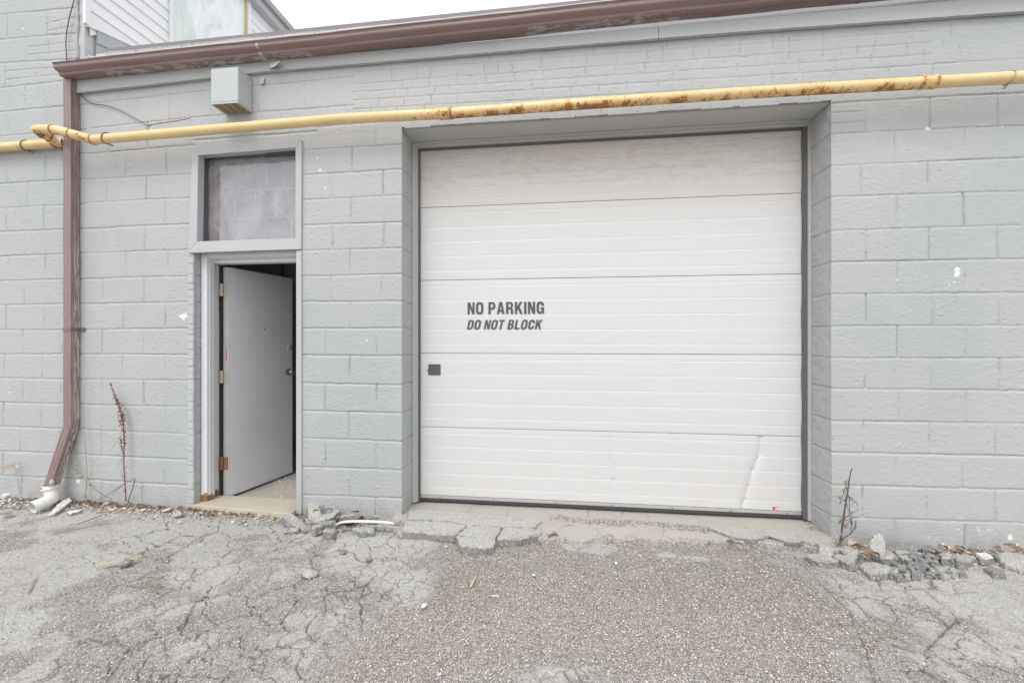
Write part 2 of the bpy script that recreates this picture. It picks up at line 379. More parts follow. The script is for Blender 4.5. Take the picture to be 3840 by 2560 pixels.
M = dict(
    wall=mat_wall(), trim=mat_paint('trim_paint', (.475, .482, .485), .05, .45, 3, (.36, .35, .32), .70),
    fascia=mat_paint('fascia_paint', (.435, .448, .447), .06, .5, 3, (.28, .27, .25), .71, .003, (.25, 1, 1.6)),
    vent=mat_paint('vent_paint', (.48, .505, .50), .05, .4, 3, (.30, .26, .2), .74),
    asphalt=mat_asphalt(), chunk=mat_asphalt('broken_asphalt', 1), concrete=mat_concrete(), door=mat_door(),
    pipe=mat_pipe(), brown=mat_brown(), frame=mat_rusty_frame(), siding=mat_siding(), sheet=mat_sheet(), roofedge=mat_roofedge(),
    soffit=mat_soffit(), glass=mat_glass(),
    leafdoor=mat_paint('steel_door_paint', (.74, .74, .76), .07, .42, 2, (.50, .50, .52), .69),
    jambtrim=mat_paint('jamb_trim_paint', (.50, .50, .495), .05, .45, 3, (.62, .61, .58), .70),
    rubber_and_gap=mat_plain('black_rubber_and_gap', (.065, .06, .062), .65), seal=mat_plain('grey_weather_strip', (.13, .122, .122), .6, var=.25, scale=9),
    alu=mat_plain('aluminium', (.62, .62, .61), .35, .6), steel=mat_plain('worn_steel', (.42, .39, .34), .35, .8),
    hinge=mat_plain('hinge_metal', (.50, .45, .36), .5, .3, .35, 40), rust=mat_plain('rust', (.24, .125, .07), .9, 0, .45, 40, .002),
    letter=mat_plain('black_lettering', (.085, .078, .08), .6, var=.15, scale=60, bump=0), tape=mat_plain('black_tape', (.10, .088, .095), .5, var=.1),
    red=mat_plain('red_sticker', (.62, .06, .04), .4, bump=0), white=mat_plain('white_print', (.8, .8, .78), .5, var=.04, bump=0),
    sill=mat_wood('weathered_wood', (.40, .35, .28), (.58, .53, .45)), fir=mat_wood('pale_wood', (.50, .38, .23), (.66, .53, .36)),
    winwood=mat_wood('old_window_wood', (.50, .45, .41), (.68, .63, .58), (1, 1, .3)),
    pvc=mat_plain('white_plastic_pipe', (.74, .73, .70), .35, 0, .05, 9, .0005), foam=mat_plain('old_foam_sealant', (.42, .43, .41), .8, 0, .15, 30, .004),
    dark=mat_plain('dark_interior', (.55, .55, .53), .8, 0, .15, 3), intfloor=mat_plain('interior_floor', (.42, .385, .35), .7, 0, .2, 3, .002),
    wire=mat_plain('black_wire', (.04, .04, .045), .5, bump=0), winwall=mat_plain('window_infill', (.42, .415, .42), .8, 0, .18, 3, .002),
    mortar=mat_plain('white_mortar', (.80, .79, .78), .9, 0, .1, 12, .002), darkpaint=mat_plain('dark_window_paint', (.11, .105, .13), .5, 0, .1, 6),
    redstem=mat_leaf('red_dry_stem', (.20, .095, .07), (.36, .20, .15)), tan=mat_leaf('tan_dry_stem', (.30, .25, .18), (.50, .43, .33)),
    darkstem=mat_leaf('dark_dry_stem', (.07, .05, .05), (.20, .15, .13)), straw=mat_leaf('straw', (.46, .38, .24), (.66, .58, .42)),
    brownleaf=mat_leaf('brown_leaf', (.15, .085, .05), (.36, .24, .15)), green=mat_leaf('green_leaf', (.06, .14, .02), (.14, .26, .05)),
    pale=mat_plain('pale_stone', (.62, .61, .57), .9, 0, .2, 30, .003), paper=mat_plain('white_paper', (.62, .62, .61), .8, 0, .05, 10, .001),
    stucco=mat_plain('old_stucco', (.42, .46, .43), .9, 0, .25, 25, .006), flash=mat_paint('grey_flashing', (.38, .385, .40), .06, .45, 3),
)
# ================================================================ BLOCK WALLS (real relief, one sheet each)
JD = []   # bed joints: (xa, za, xb, zb, depth, width)   JV = head joints: (x, z0, z1, depth)
JV = []
rnd = random.Random(5)
def courses(lines, joints, xl, xr, jd=.0052, jw=.014, vd=.0085):
    """lines: list of (xa,ya,xb,yb) photo pixels top to bottom; joints[i] = list of x px between line i and i+1; xl,xr world extents"""
    L = []
    for xa, ya, xb, yb in lines:
        a = W(xa, ya); b = W(xb, yb); k = (b.z-a.z)/(b.x-a.x)
        za = a.z+k*(xl-a.x)*.9; zb = b.z+k*(xr-b.x)*.9
        L.append((xl, za, xr, zb)); JD.append((xl, za, xr, zb, jd*rnd.uniform(.8, 1.25), jw*rnd.uniform(.85, 1.2)))
    for i, js in enumerate(joints):
        for x in js:
            p = W(x, (lines[i][1]+lines[i][3])/2)
            def zz(q): return q[1]+(q[3]-q[1])*(p.x-q[0])/(q[2]-q[0])
            zt = zz(L[i]) if i < len(L) else 3.3
            zb_ = zz(L[i+1]) if i+1 < len(L) else -.05
            JV.append((p.x, zb_, zt, vd*rnd.uniform(.4, 1.3)))
    return L
XC = -3.752                      # corner of the tall building
XDL, XDR = W(727, 1300).x, W(1112, 1300).x      # entry opening in the wall
XGL, XGR = W(1507, 1300).x, W(3117, 1300).x     # garage opening
ZG = W(2300, 428).z              # underside of the garage lintel
ZWT = W(1000, 560, -.03).z       # top of entry/window opening
# -- A: tall building, left of the downpipe
A = [(0, 54, 262, 28), (0, 147, 262, 124), (0, 235, 236, 222), (0, 330, 236, 302), (0, 419, 236, 397), (0, 510, 236, 492), (0, 600, 238, 580), (0, 688, 238, 673), (0, 779, 238, 767), (0, 868, 238, 858), (0, 960, 238, 950), (0, 1052, 238, 1045),
     (0, 1143, 238, 1137), (0, 1235, 238, 1235), (0, 1327, 238, 1325), (0, 1415, 238, 1419), (0, 1507, 238, 1511), (0, 1596, 235, 1604), (0, 1689, 235, 1697), (0, 1780, 210, 1790)]
AJ = [[28, 178], [100], [18], [91], [30, 175], [100, 245], [28, 170], [102, 250], [23, 163], [93, 240], [30, 170], [90, 236], [22, 165], [85, 232], [15, 158], [85, 230], [12, 155], [75, 225], [10, 153], [80, 225]]
courses(A, AJ, -8, XC)
zt = [W(100, y).z for y in (54-90, 54-180, 54-270)]
for z in zt: JD.append((-8, z, XC, z, .004, .014))
# replaced bricks near the corner
for (r0, xp) in ((0, 178), (1, 100), (2, 18)):
    for k in (1, 2):
        a = A[r0]; b = A[r0+1]; f = k/3
        p = W(xp, a[1]+(b[1]-a[1])*f); q = W(262, a[3]+(b[3]-a[3])*f)
        JD.append((p.x, p.z, XC, q.z, .004, .011))
    for k in range(3):
        p = W(xp+rnd.uniform(45, 90), A[r0][1]+30*k+15); z0 = p.z
        JV.append((p.x, z0-.03, z0+.03, .003))
# far left of the wall (outside the photo): regular courses
rz = [W(0, a[1]).z for a in A]
for i in range(len(rz)-1):
    for k in range(9): JV.append((-4.75-.38*k-(.19 if i % 2 else 0), rz[i+1], rz[i], .003))
# -- B: between downpipe and entry
B = [(300, 393, 715, 345), (300, 484, 715, 440), (300, 578, 715, 543), (300, 672, 703, 652), (300, 759, 703, 741), (300, 857, 703, 838), (300, 948, 703, 935), (300, 1043, 703, 1033), (300, 1137, 703, 1131), (300, 1233, 703, 1229),
     (300, 1325, 703, 1328), (300, 1419, 703, 1424), (300, 1515, 703, 1523), (300, 1609, 703, 1624), (300, 1702, 703, 1721), (300, 1795, 703, 1817)]
BJ = [[479, 634], [405, 552, 713], [470, 622], [398, 548], [463, 620], [387, 543], [471, 630], [384, 540], [463, 620], [382, 537], [458, 620], [381, 539], [460, 620], [376, 533], [457, 613], [380, 533]]
courses(B, BJ, XC, XDL)
for x in (440, 596, 752): p = W(x, 370); JV.append((p.x, p.z-.01, 3.3, .003))
# -- C: pier between entry and garage door
Cc = [(1135, 562, 1505, 540), (1135, 654, 1505, 633), (1135, 749, 1505, 730), (1135, 842, 1505, 831), (1135, 937, 1505, 929), (1135, 1034, 1505, 1026), (1135, 1128, 1505, 1128), (1130, 1229, 1502, 1228), (1130, 1329, 1502, 1333),
      (1130, 1433, 1502, 1442), (1130, 1537, 1502, 1547), (1130, 1639, 1502, 1653), (1130, 1747, 1502, 1759), (1130, 1853, 1502, 1866)]
CJ = [[1320], [1244, 1436], [1316], [1246, 1440], [1313], [1240, 1432], [1313], [1220, 1413], [1311], [1218, 1412], [1307], [1222, 1410], [1311], [1212, 1405]]
courses(Cc, CJ, XDR, XGL)
# -- above entry and pier, up to the patched brickwork
XB = W(1323, 350).x
courses([(720, 345, 1320, 287), (715, 440, 1400, 388), (715, 543, 1500, 463+0)][:2], [[790, 968, 1143], ], XDL, XB)
JD.append((XDL, W(1000, 507).z, W(1190, 500).x, W(1190, 490).z, .006, .02))
for x in (1050, 1228): p = W(x, 460); JV.append((p.x, W(x, 500).z, W(x, 412).z, .004))
p = W(1408, 470); JV.append((p.x, W(1408, 540).z, W(1408, 470).z, .005))
JD.append((W(1190, 470).x, W(1190, 478).z, XGL, W(1500, 447).z, .003, .012))
# -- brick courses above the garage door
E = [(1980, 222, 2764, 167), (1980, 267, 2764, 211), (1980, 302, 2764, 251), (1980, 335, 2764, 287), (1980, 372, 2764, 328), (1980, 408, 2764, 366)]
xr = W(3500, 250).x
EL = courses(E, [], XB, xr, .0038, .011)
allz = [l for l in EL]
for i in range(6):
    x = XB+rnd.uniform(.02, .2)
    while x < xr-.05:
        x += rnd.choice([.19, .2, .2, .21, .1])
        if i < 5: zt_, zb_ = allz[i], allz[i+1]
        else: zt_ = allz[5]; zb_ = (0, ZG, 0, ZG)
        JV.append((x, zb_[1]+.004, zt_[1]-.004, .003*rnd.uniform(.5, 1.4)))
for k in range(18): JV.append((XB+.05+.24*k, allz[0][1], 3.3, .002))
# -- D: right of the garage door
Dd = [(3500, 240, 3840, 222), (3115, 386, 3840, 344), (3115, 500, 3840, 468), (3118, 620, 3840, 590), (3120, 737, 3840, 715), (3120, 863, 3840, 842), (3122, 981, 3840, 969), (3124, 1101, 3840, 1096), (3124, 1221, 3840, 1219), (3124, 1340, 3840, 1342),
      (3124, 1454, 3840, 1463), (3124, 1575, 3840, 1585), (3124, 1693, 3840, 1708), (3120, 1815, 3840, 1833), (3120, 1934, 3840, 1958)]
DJ = [[3500, 3745], [3247, 3490, 3744], [3355, 3620], [3230, 3481, 3735], [3364, 3615], [3486, 3741, 3249], [3368, 3620], [3249, 3496, 3745], [3367, 3622], [3243, 3493, 3748], [3370, 3622], [3238, 3487, 3733], [3360, 3608], [3236, 3476, 3733], [3360, 3618]]
DL = courses(Dd[1:], DJ[1:], XGR, 6.)
q = W(3500, 240); q2 = W(3840, 222); JD.append((xr, q.z, 6., q2.z, .004, .014)); JV.append((xr, W(3500, 330).z, q.z, .005))
for y in (421, 461): p = W(3120, y); JD.append((XGR, p.z, W(3247, 450).x, p.z-.003, .004, .011))
for i in range(len(DL)-1):
    for k in range(9): JV.append((2.95+.38*k+(.19 if i % 2 else 0), DL[i+1][3], DL[i][3], .003))

def wall_grid(x0, x1, z0, z1, dense_x, dense_z, cuts_x, cuts_z, holes, name, mat, parent, spots=()):
    def axis(a, b, dn, cuts, fine, coarse):
        pts = []; 
        segs = sorted(set([a, b]+[c for c in cuts if a < c < b]+[c for c in dn if a < c < b]))
        for s0, s1 in zip(segs[:-1], segs[1:]):
            st = fine if (s0 >= dn[0]-1e-6 and s1 <= dn[1]+1e-6) else coarse
            n = max(1, int(round((s1-s0)/st))); pts += list(np.linspace(s0, s1, n+1)[:-1])
        return np.array(pts+[b])
    xs = axis(x0, x1, dense_x, cuts_x, .0062, .03); zs = axis(z0, z1, dense_z, cuts_z, .0052, .03)
    X, Z = np.meshgrid(xs, zs, indexing='ij')
    wx = X+fbm(X*7, Z*9, 11, 4)*.006; wz = Z+fbm(X*2.5+5, Z*.7, 3, 3)*.004+fbm(X*22, Z*6, 13, 3)*.0035
    H = fbm(X*2.2, Z*2.2, 21, 3)*.004
    rg = fbm(X*28, Z*55, 31, 4); H += np.abs(rg)*-.0022
    soft = sstep(.1, .5, fbm(X*3, Z*3, 41, 3)+.3)                   # rougher in some areas
    fl = fbm(X*50, Z*85, 51, 3); H += np.where(fl > .40, .0014*(.4+soft), 0)
    pk = fbm(X*34+9, Z*60, 61, 3); H -= np.where(pk > .56, .0028, 0)*(.15+soft)
    G = np.zeros_like(X); dirt = np.zeros_like(X); joint = np.zeros_like(X)
    for (xa, za, xb, zb, d, wd) in JD:
        i0 = np.searchsorted(xs, xa-.001); i1 = np.searchsorted(xs, xb+.001)
        if i1 <= i0: continue
        j0 = np.searchsorted(zs, min(za, zb)-.06); j1 = np.searchsorted(zs, max(za, zb)+.06)
        if j1 <= j0: continue
        sl_ = (slice(i0, i1), slice(j0, j1))
        x = X[sl_]; z = wz[sl_]; zl = za+(zb-za)*(x-xa)/(xb-xa)
        dz = zl-z; am = .55+.9*np.clip(fbm(x*2.5, z*0+za*7, 71, 3)+.5, 0, 1)
        g = np.where((dz > 0) & (dz < wd), d*am*(1-dz/wd)**.8, 0)
        g = np.maximum(g, np.where((dz <= 0) & (dz > -.004), d*am*(1+dz/.004), 0)*.6)
        G[sl_] = np.maximum(G[sl_], g)
        joint[sl_] = np.maximum(joint[sl_], np.clip(1-np.abs(dz-.001)/.0048, 0, 1)*(.45+.9*np.clip(fbm(x*6, z*0+za*5, 72, 3)+.4, 0, 1))*(.75+1.1*fbm(x*45, z*20, 73, 2)))
        dirt[sl_] = np.maximum(dirt[sl_], np.where((np.abs(dz-.002) < .003), sstep(1.02, 1.15, fbm(x*6, z*3+za*3, 81, 4)+.5), 0))
    for (xj, za, zb, d) in JV:
        i0 = np.searchsorted(xs, xj-.03); i1 = np.searchsorted(xs, xj+.03)
        j0 = np.searchsorted(zs, za); j1 = np.searchsorted(zs, zb)
        if i1 <= i0 or j1 <= j0: continue
        sl_ = (slice(i0, i1), slice(j0, j1))
        dx = np.abs(wx[sl_]-xj); am = np.clip(.7+1.6*fbm(X[sl_]*0+xj*9, Z[sl_]*9, 91, 3), .1, 1.5)
        G[sl_] = np.maximum(G[sl_], d*am*np.clip(1-dx/.0080, 0, 1)); joint[sl_] = np.maximum(joint[sl_], 1.15*am*np.clip(1-dx/.0062, 0, 1)*(fbm(X[sl_]*30, Z[sl_]*30, 93, 2)+.8))
    peel = np.zeros_like(X)
    for (px, py, r, amt) in spots:
        c = W(px, py); dd = np.hypot(X-c.x, (Z-c.z))/r
        peel = np.maximum(peel, sstep(.0, .06, amt-dd+.9*fbm(X*38, Z*38, int(px) % 97, 3)))
    peel = np.maximum(peel, sstep(.50, .60, fbm(X*26, Z*30, 99, 4))*sstep(.30, .02, Z)*sstep(1.5, 1.8, X))
    peel = np.maximum(peel, sstep(.74, .80, fbm(X*30, Z*34, 98, 4)))
    H = H-G+peel*-.0015
    P = np.stack([X, -H, Z], -1)
    kx = (xs[:-1]+xs[1:])/2; kz = (zs[:-1]+zs[1:])/2; KX, KZ = np.meshgrid(kx, kz, indexing='ij')
    keep = np.ones(KX.shape, bool)
    for (a, b, c, d) in holes: keep &= ~((KX > a) & (KX < b) & (KZ > c) & (KZ < d))
    me = grid_mesh(name, P, keep, dict(peel=peel, dirt=dirt, joint=np.clip(joint, 0, 1)))
    return link(name, me, mat, parent)

low = empty('low_building', 'low grey painted block building with a garage door, an entry door and a flat roof', 'building', (0, .1, 0))
tall = empty('tall_building', 'taller grey block building at the left edge, with white siding on its side wall', 'building', (-5.8, .1, 0))
spots = [(688, 1182, .045, .55), (690, 1195, .03, .5), (3590, 1012, .020, .6), (3590, 1026, .020, .6), (3578, 1055, .016, .5), (3560, 1065, .014, .5), (3365, 800, .012, .4), (3368, 1050, .012, .4), (3480, 480, .07, .12), (3530, 450, .06, .10),
         (3080, 2010, .05, .5), (3125, 2030, .06, .5), (3200, 2040, .08, .25), (3550, 2050, .07, .2), (3610, 2000, .03, .3), (3790, 2010, .03, .3), (1190, 590, .05, .08), (1205, 640, .06, .10), (1220, 700, .05, .06), (3245, 1500, .02, .1), (1375, 1275, .012, .4),
         (950, 395, .03, .3), (985, 300, .03, .4), (330, 480, .012, .5), (560, 462, .03, .3), (620, 452, .03, .3), (690, 445, .03, .35)]
wall_grid(XC, 6., -.08, 3.40, (XC, 2.95), (-.08, 3.35), [XDL, XDR, XGL, XGR], [ZG, ZWT, W(2000, 225).z], [(XDL, XDR, -1, ZWT), (XGL, XGR, -1, ZG)], 'wall', M['wall'], low, spots)
wall_grid(-8., XC, -.08, 5.9, (-4.75, XC), (-.08, 4.25), [], [], [], 'wall', M['wall'], tall, [(85, 110, .02, .4), (35, 1470, .02, .4), (320, 1790, .02, .5), (290, 1800, .03, .4), (60, 1745, .03, .2)])

# reveals of the two openings (blockwork returning inwards) and other solid faces
def reveal(x, y1, z0, z1, sgn, zl, nm='reveal'):
    ys = np.linspace(0, y1, 48); zs = np.arange(z0, z1+.004, .006)
    Yg, Zg = np.meshgrid(ys, zs, indexing='ij')
    H = fbm(Yg*18+x, Zg*25, 5, 4)*.004
    wz = Zg+fbm(Yg*6, Zg*2+x, 15, 4)*.01
    for z in zl:
        dz = z-wz; H -= np.where((dz > 0) & (dz < .012), .006*(1-dz/.012), 0)
    jt_ = np.zeros_like(Yg)
    for z in zl: jt_ = np.maximum(jt_, np.clip(1-np.abs(z-wz)/.006, 0, 1))
    fade = np.clip(Yg/.012, 0, 1)
    P = np.stack([x+sgn*H*fade, Yg, Zg], -1)
    if sgn < 0: P = P[::-1]
    z_ = np.zeros_like(Yg); return link(nm, grid_mesh(nm, P, None, dict(peel=z_, dirt=z_, joint=jt_[::-1] if sgn < 0 else jt_)), M['wall'], low)
reveal(XGL, .235, -.06, ZG, 1, [W(1505, l[3]).z for l in Cc])
reveal(XGR, .235, -.06, ZG, -1, [W(3120, l[1]).z for l in Dd[1:]])
reveal(XDL, .07, -.05, ZWT, 1, [W(703, l[3]).z for l in B])
reveal(XDR, .07, -.05, ZWT, -1, [W(1135, l[1]).z for l in Cc])
# lintel over the garage door, underside visible
lb = MB(); n = 40
for i in range(n):
    a = XGL+(XGR-XGL)*i/n; b = XGL+(XGR-XGL)*(i+1)/n
    lb.box(a, b-.0001, .008+.003*math.sin(i*1.7), .26, ZG-.012+.0015*math.sin(i*.9), ZG+.1)
lb = MB().box(XGL+.001, XGR-.001, .014, .255, ZG-.012, ZG+.12); lb.build('lintel', M['soffit'], low, bevel=.004)
gap = MB()    # ragged loose mortar hanging under the brick edge
x = XGL+.02
while x < XGR-.05:
    L_ = rnd.uniform(.05, .35); gap.box(x, min(x+L_, XGR-.01), -.001, .010, ZG-rnd.uniform(.001, .009), ZG+.004); x += L_+rnd.uniform(.0, .12)
gap.build('mortar_edge', M['trim'], low, bevel=.0015)
# dark core so that nothing shows through behind wall sheets
core = MB()
core.box(XC+.02, XDL-.012, .02, .30, -.05, 3.38).box(XDR+.012, XGL-.012, .02, .30, -.05, 3.38).box(XGR+.012, 6, .02, .30, -.05, 3.38)
core.box(XDL-.011, XDR+.011, .02, .30, ZWT+.02, 3.38).box(XGL-.011, XGR+.011, .02, .30, ZG+.13, 3.38)
core.build('wall_core', M['dark'], low)

# ---- fascia board under the gutter
fb = MB()
pa = [(185/K, 213/K), (612/K, 164/K), (1286/K, 107/K), (1678/K, 75/K), (2352/K, 26/K)]
pp = [W(x, y, -.03) for x, y in pa]
pp = [Vector((XC-.045, -.03, pp[0].z+.002))]+pp[1:]+[Vector((4.2, -.03, 3.27)), Vector((6, -.03, 3.27))]
def seg_boards(o, top, y0, y1):
    for a, b in zip(pp[:-1], pp[1:]):
        nseg = max(1, int((b.x-a.x)/.25))
        for i in range(nseg):
            p = a.lerp(b, i/nseg); q = a.lerp(b, (i+1)/nseg)
            o.hexa([(p.x, y0, p.z), (q.x, y0, q.z), (q.x, y1, q.z), (p.x, y1, p.z), (p.x, y0, top), (q.x, y0, top), (q.x, y1, top), (p.x, y1, top)])
def strip_board(name, pts, top, y0, y1, mat, parent):
    """one long board with a ragged bottom edge; front and underside faces"""
    v = []; f = []; xs_ = []
    for a, b in zip(pts[:-1], pts[1:]):
        m = max(1, int((b.x-a.x)/.03))
        for i in range(m): xs_.append(a.lerp(b, i/m))
    xs_.append(pts[-1])
    for p in xs_:
        j = random.uniform(-.0015, .0015)
        v += [(p.x, y0, top), (p.x, y0-.0005, p.z+j), (p.x, y1, p.z+j), (p.x, y1, top)]
    m = len(xs_)
    for i in range(m-1):
        for k in range(3): f.append((i*4+k, i*4+k+1, i*4+k+5, i*4+k+4))
        f.append((i*4+3, i*4, i*4+4, i*4+7))
    f.append((0, 3, 2, 1)); f.append((4*m-4, 4*m-3, 4*m-2, 4*m-1))
    mb = MB(); mb.add(v, f); return mb.build(name, mat, parent)
jx = W(2470, 100, -.03).x
k = 0
left = [p for p in pp if p.x < jx]; right = [p for p in pp if p.x > jx]
zj = left[-1].z+(right[0].z-left[-1].z)*(jx-left[-1].x)/(right[0].x-left[-1].x)
strip_board('fascia_board', left+[Vector((jx-.0015, -.03, zj))], 3.36, -.030, -.006, M['fascia'], low)
strip_board('fascia_board', [Vector((jx+.0015, -.03, zj))]+right, 3.36, -.0315, -.006, M['fascia'], low)
fl_ = mat_plain('peeled_paint', (.66, .52, .44), .7, 0, .12, 20)
for q_ in ([(1012, 238, -.035), (1052, 228, -.07), (1030, 250, -.075), (1010, 256, -.045)], [(972, 290, -.003), (990, 288, -.012), (988, 312, -.018), (978, 318, -.006)]):
    vs = [W(*p) for p in q_]; mb = MB(); mb.add(vs+[p+Vector((0, .0015, .0)) for p in vs], [(0, 1, 2, 3), (7, 6, 5, 4), (0, 4, 5, 1), (1, 5, 6, 2), (2, 6, 7, 3), (3, 7, 4, 0)]); mb.build('paint_flap', fl_, low)
mb = MB(); x_ = 556
while x_ < 712:
    w2 = rnd.uniform(8, 26); y_ = 468-(x_-556)*.155
    a = W(x_, y_-4+rnd.uniform(-1, 1), 0); b = W(min(714, x_+w2), y_-(w2*.155)+3+rnd.uniform(-1, 1), 0)
    mb.box(a.x, b.x-.001, -.0035-rnd.uniform(0, .003), .004, b.z, a.z); x_ += w2
mb.build('mortar_patch', mat_plain('bare_mortar', (.52, .47, .41), .9, 0, .3, 30, .003), low, bevel=.002)
# ---- roof edge with tar drips, roof sheet
re_ = MB(); re_.hexa([(-3.60, .012, 3.33), (6, .012, 3.33), (6, .03, 3.33), (-3.60, .03, 3.33), (-3.60, .012, 3.592), (6, .012, 3.655), (6, .03, 3.655), (-3.60, .03, 3.592)])
re_.build('roof_edge', M['roofedge'], low)
MB().hexa([(-3.70, .031, 3.52), (6, .031, 3.52), (6, 9, 3.52), (-3.70, 9, 3.52), (-3.70, .031, 3.57), (6, .031, 3.60), (6, 9, 3.60), (-3.70, 9, 3.57)]).build('roof', M['dark'], low)
MB().hexa([(-3.73, -.02, 3.42), (-3.60, -.025, 3.42), (-3.60, .03, 3.42), (-3.73, .03, 3.42), (-3.73, -.02, 3.47), (-3.60, -.025, 3.475), (-3.60, .03, 3.52), (-3.73, .03, 3.50)]).build('roof_flashing', M['foam'], low, bevel=.006)

# ---- interior behind the entry
zi = 2.36; rm = MB()
rm.box(-4.2, -4.15, .301, 1.9, -.06, 2.9).box(-.9, -.85, .301, 1.9, -.06, 2.9).box(-4.149, -.901, 1.85, 1.9, -.06, 2.9).box(-4.15, -.9, .301, 1.9, 2.905, 2.95)
rm.build('interior_room', M['dark'], low)
MB().box(W(1050, 1020, 1.8).x, W(1050, 1020, 1.8).x+.02, 1.82, 1.8499, .01, 2.9).build('interior_post', M['chunk'], low)
MB().box(-4.149, -.901, .0, 1.8499, -.07, .004).build('interior_floor', M['intfloor'], low)

# ---- entry: steel frame, open leaf, sill board, side casing
zt_ = W(760, 962, .06).z            # underside of the window unit
ZF = W(900, 982, .09).z             # head of clear opening
fr = MB()
XF = XDL+.004
def jamb(mb, x0, x1, y0, y1, z0, z1): mb.box(x0, x1, y0, y1, z0, z1)
x_in = W(821, 1300, .20).x
fr.box(XF, XF+.052, .058, .075, -.0, zt_+.03)         # outer face
fr.box(XF+.046, XF+.058, .0752, .125, 0, zt_+.03)    # return
fr.box(XF+.0, x_in, .1252, .20, 0, zt_+.03)          # stop
fr.box(XF+.052, XDR-.036, .058, .075, ZF+.035, zt_+.03)
fr.box(XF+.058, XDR-.036, .0752, .125, ZF+.028, zt_+.03)
fr.box(x_in, XDR-.036, .1252, .20, ZF, zt_+.03)
fr.box(XDR-.036, XDR-.004, .058, .20, 0, zt_+.03)
frame = fr.build('door_frame', M['frame'], low, bevel=.003)
# flat casing at the pier side
MB().box(W(1112, 1300, -.012).x-.004, W(1131, 1300, -.012).x, -.013, .05, .0, W(1120, 940, -.02).z).build('door_casing', M['trim'], low, bevel=.003)
# mortar strip on the left side
mo = MB(); z = .0
while z < zt_-.02:
    h = rnd.uniform(.03, .09); mo.box(XDL-.045+rnd.uniform(-.004, .004), XDL+.006, -.006-rnd.uniform(0, .005), .01, z, min(z+h-.0005, zt_-.02)); z += h
mo.build('door_casing', M['trim'], low, bevel=.004)
# leaf: hinged at the left jamb, swung inwards
hn = W(855, 1300, .20)      # near edge (hinge side) of the leaf face
fa = None
# solve far edge position from its apparent height
h_leaf = W(862, 993, .20).z-.02
near = Vector((W(862, 1300, .20).x, .20))
a_, b_, _v = _dir(1097, 1300)
# far edge: top pixel 1034 must be at the leaf's top height
tt = (h_leaf+.02-CZ)/_dir(1097, 1036)[2]
far = Vector((tt*a_, -D0+tt*b_))
dv = (far-near); wd = dv.length; dv.normalize(); nv = Vector((dv.y, -dv.x))   # face normal towards the camera side
if nv.y > 0: nv = -nv
th = .042
def leafpt(s, d, z): p = near+dv*s-nv*d; return (p.x, p.y, z)
lf = MB().hexa([leafpt(0, 0, .022), leafpt(wd, 0, .022), leafpt(wd, th, .022), leafpt(0, th, .022), leafpt(0, 0, h_leaf), leafpt(wd, 0, h_leaf), leafpt(wd, th, h_leaf), leafpt(0, th, h_leaf)])
leaf = lf.build('entry_door', M['leafdoor'], low, bevel=.0025); leaf['label'] = 'grey steel entry door standing open inwards'
# hinge-side edge plate
e1 = W(836, 1300, .19).x
MB().hexa([(e1, .196, .03), (near.x-.002, .197, .03), (near.x-.002, .215, .03), (e1, .215, .03), (e1, .196, h_leaf), (near.x-.002, .197, h_leaf), (near.x-.002, .215, h_leaf), (e1, .215, h_leaf)]).build('door_edge', mat_paint('edge_paint', (.42, .42, .42), .12, .5, 8, (.24, .10, .04), .69, .002), leaf)
MB().box(x_in-.004, x_in+.004, .196, .2004, .01, ZF+.005).build('hinge_jamb', mat_paint('rusty_jamb', (.34, .31, .28), .2, .7, 6, (.22, .10, .05), .56, .002), low)
MB().box(x_in+.0045, e1+.012, .217, .25, .01, ZF+.02).build('gap_shade_strip', M['rubber_and_gap'], low)  # added black strip, stands in for the shade in the hinge-side gap
# bottom sweep with screws
sw = MB().hexa([leafpt(.003, -.002, .024), leafpt(wd-.003, -.002, .024), leafpt(wd-.003, -.0002, .024), leafpt(.003, -.0002, .024), leafpt(.003, -.002, .062), leafpt(wd-.003, -.002, .062), leafpt(wd-.003, -.0002, .062), leafpt(.003, -.0002, .062)])
for i in range(6):
    p = near+dv*(.05+i*(wd-.1)/5)+nv*.003; sw.tube([(p.x, p.y, .048), (p.x+nv.x*.003, p.y+nv.y*.003, .048)], .004, 8)
sw.build('kick_strip', M['leafdoor'], leaf)
for yy in (1087, 1413, 1737):
    p = W(832, yy, .185); hb = MB()
    hb.tube([(p.x, .184, p.z-.05), (p.x, .184, p.z+.05)], .0075, 10)
    for k in range(5): hb.tube([(p.x, .184, p.z-.05+k*.02+.001), (p.x, .184, p.z-.05+k*.02+.018)], .0092, 10)
    hb.box(p.x+.008, p.x+.045, .1925, .1955, p.z-.05, p.z+.05); hb.box(p.x-.03, p.x-.007, .19, .193, p.z-.05, p.z+.05)
    hb.build('hinge', M['hinge'] if yy != 1737 else M['rust'], leaf)
# knob and deadbolt
def on_leaf(px, py):   # intersection of pixel ray with leaf face
    a, b, v = _dir(px, py); den = a*nv.x+b*nv.y
    t = ((near.x-0)*nv.x+(near.y+D0)*nv.y)/den; return Vector((t*a, -D0+t*b, CZ+v*t))
n3 = Vector((nv.x, nv.y, 0))
p = on_leaf(1080, 1394); kb = MB(); kb.tube([p, p+n3*.006, p+n3*.008], [.032, .031, .02], 20)
kb.tube([p+n3*.008, p+n3*.03, p+n3*.036, p+n3*.05, p+n3*.062, p+n3*.066], [.013, .013, .023, .027, .022, .006], 20); kb.build('door_knob', M['steel'], leaf, auto=True)
p = on_leaf(1086, 1303); kb = MB(); kb.tube([p, p+n3*.012, p+n3*.016], [.026, .023, .015], 20); kb.build('deadbolt', M['alu'], leaf, auto=True)
p = on_leaf(992, 1233); MB().tube([p, p+n3*.005, p+n3*.007], [.008, .008, .005], 12).build('peephole', M['steel'], leaf, auto=True)
